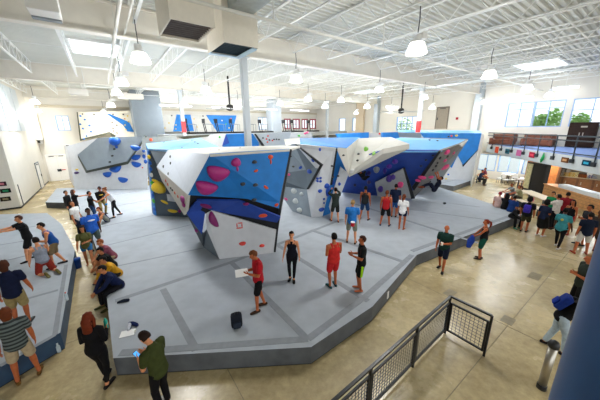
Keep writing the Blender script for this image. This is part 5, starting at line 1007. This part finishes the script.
person('person in dark red t-shirt behind the man in white', foot(560, 226), 170, 1.78, skin='t', top=('tee', '8c1c28'), bot=('pants', '17171a'), hair=('short', '1a120f'))
r = person('heavy woman in teal t-shirt and black trousers walking away in the right group', foot(556, 248), 165, 1.76, 'f', skin='d', top=('tee', '3c8c94'), bot=('leggings', '0f0f12'), shoes='c8c4bc', hair=('bun', '0f0b0a'), arms=('relaxed', 'relaxed'), build=1.15, feet=WALK)
shirt_print(r, -1, .05, .05, 'c8b84c', .34, 1.15)
person('woman in black top and red skirt facing the right group', foot(565, 234), -20, 1.68, 'f', skin='t', top=('strap', '18161a'), bot=('short', 'a02430'), shoes='8a2a28', hair=('long', '22120e'), arms=('relaxed', 'down'))
person('bearded man in dark grey t-shirt with folded arms in the right group', foot(580, 245), -60, 1.80, skin='t', top=('tee', '2b2d33'), bot=('shorts', '33343a'), shoes='1b1b1c', hair=('short', '14100e'), arms=('crossed', 'crossed'))
person('person in navy t-shirt and pale shorts seen from behind in the right group', foot(580, 254), -155, 1.74, skin='t', top=('tee', '101a2e'), bot=('shorts', 'c8c4ba'), shoes='9a3a28', hair=('short', '14100e'), arms=('down', 'down'), feet=WIDE)
person('brown-haired person behind the one in pale shorts', foot(590, 250), 170, 1.72, 'f', skin='t', top=('tee', '3c3430'), bot=('shorts', '463c34'), shoes='6a2c24', hair=('pony', '5a3220'))
# seated at the mat end
seated(497, 207, 'person in pale pink shirt and blue shorts sitting on the far mat end', face=160, skin='l', top=('tee', 'dcb8b0'), bot=('shorts', '1f5ca8'), hair=('cap', '8a1c28'), arms=('down', 'down'), lean=8)
r_ = foot(502.5, 209, Z); 
seated(504, 209, 'person all in black with black hair sitting on the far mat end', face=165, skin='m', top=('long', '131316'), bot=('pants', '131316'), hair=('long', '0e0b0a'), arms=('lap', 'lap'), lean=14)
seated(510, 211.5, 'person in blue shirt sitting on the far mat end next to the one in black', face=150, skin='t', top=('tee', '1a3c7c'), bot=('shorts', '14284c'), hair=('short', '22140e'), arms=('lap', 'down'), lean=18)
seated(512, 217.5, 'person in black and white sitting at the corner of the big mat putting on shoes', face=40, skin='m', top=('long', '1b1b1e'), bot=('pants', '141416'), shoes='1f7a5c', hair=('short', '110d0c'), arms=('knees', 'knees'), lean=40)
rr2 = foot(517, 206)
person('person in light olive shirt with brown hair seated at the white table', foot(518.5, 205), -80, 1.68, 'f', skin='t', top=('tee', '9a9874'), bot=('shorts', '4a4436'), hair=('pony', '5a2c18'), arms=('forward_low', 'forward_low'), lean=12, **SEAT)
person('boy in grey shirt leaning over beside the olive-shirted person', foot(511.5, 201), -60, 1.6, skin='t', top=('tee', '7c8488'), bot=('shorts', '38424c'), hair=('short', '5a2418'), arms=('forward_low', 'forward_low'), lean=16, **SEAT)
person('person in dark clothes sitting at the small wooden table by the far window', foot(478.5, 184.5), 70, 1.72, skin='t', top=('tee', '1c2c50'), bot=('pants', '1a1a20'), hair=('short', '14100e'), arms=('forward_low', 'forward_low'), lean=12, **SEAT)
person('person in burgundy sitting across the small wooden table by the far window', foot(484.5, 182), -70, 1.70, skin='t', top=('tee', '6a2438'), bot=('pants', '22222a'), hair=('short', '2a1812'), arms=('forward_low', 'forward_low'), lean=10, **SEAT)
# lower right people by the column
person('man in dark olive shirt and black trousers half hidden by the blue column', foot(574, 313), -65, 1.76, skin='t', top=('tee', '262d26'), bot=('pants', '0f1012'), hair=('short', '8a6a48'), arms=('crossed', 'crossed'), build=1.15)
r = person('person in black with pale jeans and a blue backpack bending beside the blue column', foot(553, 349), 100, 1.68, 'f', skin='t', top=('long', '101013'), bot=('pants', 'aebfca'), shoes='1c1416', hair=('long', '1a100c'), arms=('down', 'forward_low'), lean=30, feet=((-.1, -.16, 0), (.12, .16, 0)))
backpack(r, '16307e', 'blue backpack on the person bending beside the blue column', '16308c')

# ------------------------------------------------------------------ small things lying about
def shoe_thing(x, y, lab, c, rz, z=Z):
    b = bmesh.new(); tube(b, [(0, -.11, .04), (0, 0, .045), (0, .08, .035), (0, .14, .025)], [(.035, .04), (.04, .042), (.045, .032), (.035, .02)], 10, side=(1, 0, 0)); p = at(x, y, z); o = thing('climbing_shoe', lab, 'shoe', p, rz); link('upper', b, cm(c), o, True)
    b = bmesh.new(); tube(b, [(0, -.12, .012), (0, 0, .012), (0, .15, .012)], [(.035, .012), (.042, .012), (.036, .012)], 8, side=(1, 0, 0)); link('sole', b, M_black, o, True)
shoe_thing(124, 302, 'single dark climbing shoe lying alone near the mat edge', '1c2434', 1.9)
shoe_thing(129.5, 327.5, 'white and navy climbing shoe, left one of the pair on the mat', 'c8ccd4', .4); shoe_thing(134, 325, 'navy climbing shoe, right one of the pair on the mat', '1e2a58', 1.2)
p = at(128, 333.5, Z); o = thing('clipboard', 'white clipboard sheet lying on the mat beside the shoes', 'clipboard', p, .35); link('board', bev(bx(-.17, .17, -.12, .12, 0, .012), .004, 1), mat('board_grey', 'a8adb2', .5), o); link('sheet', bx(-.15, .14, -.105, .105, .012, .015), M_white, o); link('clip', bx(.13, .16, -.04, .04, .012, .025), M_chrome, o)
p = at(237, 326, Z); o = thing('backpack', 'small black backpack sitting alone on the mat', 'backpack', p, .3)
b = bx(-.13, .13, -.1, .1, 0, .34); bev(b, .07, 3); link('main_pack', b, cm('1a1e28'), o, True); b = bx(-.09, .09, -.15, -.08, .03, .19); bev(b, .035, 2); link('front_pocket', b, cm('28303e'), o, True)
link('top_handle', tb([(-.04, 0, .33), (-.03, 0, .38), (.03, 0, .38), (.04, 0, .33)], .012, 6), M_black, o)
for q in (-1, 1): link('shoulder_strap', tb([(q * .06, .1, .3), (q * .08, .16, .2), (q * .08, .1, .05)], .014, 6), M_black, o)
b = bmesh.new(); sphere(b, at(444.4, 204.4, Z) + Vector((0, 0, .07)), (.1, .08, .07), 12, 8); tag(link('chalk_pouch', b, cm('15171b'), None, True), 'small black pouch alone on the mat before the grey arete', 'bag')
p = at(77.5, 268, 0); tag(link('waste_pail', lathe([(.09, 0), (.13, .02), (.15, .36), (.16, .38)], 16), cm('1c4aa0', .4), None, True, p), 'blue pail on the floor beside the left mat', 'pail')
for x, y, cc, lab in ((59.5, 346, 'd8e4ea', 'clear water bottle standing on the floor at the left mat corner'), (67.3, 297, 'd85a4a', 'red-capped bottle standing at the edge of the left mat')):
    z = 0 if x < 60 else Z; p = at(x, y + (6 if z == 0 else 3), z); o = thing('water_bottle', lab, 'bottle', p); link('flask', lathe([(.034, 0), (.038, .02), (.038, .16), (.016, .2), (.016, .22)], 14), cm('c4d4dc', .2), o, True); link('cap', lathe([(.018, .215), (.018, .245)], 12), cm(cc, .4), o, True)
for x, y, cc in ((31, 0, 0),): pass
# posters on the left wall
for x, y, w, cc, c2, lab in ((1, 184, 7, '3a2430', 'c87a8c', 'pink and dark poster at the very left edge'), (5.5, 190.8, 9, '16201e', '2f8c64', 'green and black poster on the left wall'), (5.5, 199, 9, '2a2620', '8c8468', 'brown and black poster lowest on the left wall')):
    r0 = onJ(x, y, JL - .03); o = thing('poster', lab, 'poster', r0, GROT); L = .24
    link('poster_sheet', bx(-L, L, -.01, .01, -.14, .14), cm(cc), o); link('poster_picture', bx(-L * .55, L * .55, -.015, -.01, -.06, .06), cm(c2), o)
for i, (x, y) in enumerate(((38.5, 141.5), (68, 146))):
    r0 = onJ(x, y, JW - .05) if i == 0 else onJ(x, y, JW - .05); o = thing('wall_unit', ['dark flood light unit on the left corner of the back wall', 'small dark sensor box on the back wall above the doors'][i], 'fixture', r0, GROT); link('housing', bev(bx(-.3 + i * .1, .3 - i * .1, -.25, 0, -.22 + i * .08, .22 - i * .08), .03), M_white, o); link('lens', bx(-.15, .15, -.28, -.25, -.14, .1), M_dark, o)
r0 = onJ(62, 170, JW - .03); o = thing('door_sign', 'small dark notice with a red bar on the double doors', 'sign', onJ(59.6, 170.3, JW - .06), GROT); link('notice', bx(-.16, .16, -.02, 0, -.12, .12), M_dark, o); link('red_bar', bx(.18, .5, -.02, 0, .0, .07), cm('d84a4a'), o)
p = onG(371.5 + 86, 119, GW - .03)
o = thing('wall_switch', 'small red alarm box high on the right wall', 'alarm', onG(457, 118.5, GW - .06), GROT); link('box', bx(-.06, .06, -.1, .1, -.12, .12), cm('b83040'), o)
# care label on the mat side
lp = (P0(371.5, 321) * .72 + P0(415.5, 266) * .28); dm = (P0(415.5, 266) - P0(371.5, 321)).normalized(); nm = Vector((dm.y, -dm.x, 0)); lp = lp + nm * .012
link('care_label', bx(-.05, .05, -.008, .008, .12, .34), M_white, MM, loc=lp, rot=math.atan2(dm.y, dm.x))['label'] = 'small white label on the mat side'

# ------------------------------------------------------------------ light
w = bpy.data.worlds.new('world'); SC.world = w; w.use_nodes = True; nt = w.node_tree; bg = nt.nodes['Background']
sky = nt.nodes.new('ShaderNodeTexSky'); sky.sky_type = 'HOSEK_WILKIE'; sky.turbidity = 6; sky.sun_direction = (-.3, -.5, .8)
mx = nt.nodes.new('ShaderNodeMix'); mx.data_type = 'RGBA'; mx.inputs[0].default_value = .9; mx.inputs[7].default_value = (.97, .985, 1.0, 1)
nt.links.new(sky.outputs[0], mx.inputs[6]); nt.links.new(mx.outputs[2], bg.inputs['Color']); bg.inputs['Strength'].default_value = 1.45
for s in SKY:
    ld = bpy.data.lights.new('skylight_daylight', 'AREA'); ld.shape = 'RECTANGLE'; ld.size = s[1] - s[0]; ld.size_y = s[3] - s[2]; ld.energy = 900 if s[2] > 8 else 420; ld.color = (.93, .97, 1)
    lo = bpy.data.objects.new('skylight_daylight', ld); COL.objects.link(lo); lo.location = W((s[0] + s[1]) / 2, (s[2] + s[3]) / 2, DECK + .6); lo.rotation_euler.z = GROT
# bake the figure surfaces
bpy.context.view_layer.update(); dg = bpy.context.evaluated_depsgraph_get()
for o in BAKE:
    me = bpy.data.meshes.new_from_object(o.evaluated_get(dg)); old = o.data; mts = list(old.materials); o.modifiers.clear(); o.data = me; me.materials.clear()
    for m_ in mts: me.materials.append(m_)
    for p_ in me.polygons: p_.use_smooth = True; p_.material_index = 0
    bpy.data.meshes.remove(old)
vs = SC.view_settings; vs.view_transform = 'Standard'; vs.look = 'None'; vs.gamma = 1; vs.use_curve_mapping = False; vs.exposure = 0.56
SC.cycles.use_denoising = True; SC.cycles.max_bounces = 8; SC.cycles.diffuse_bounces = 4; SC.cycles.sample_clamp_indirect = 6
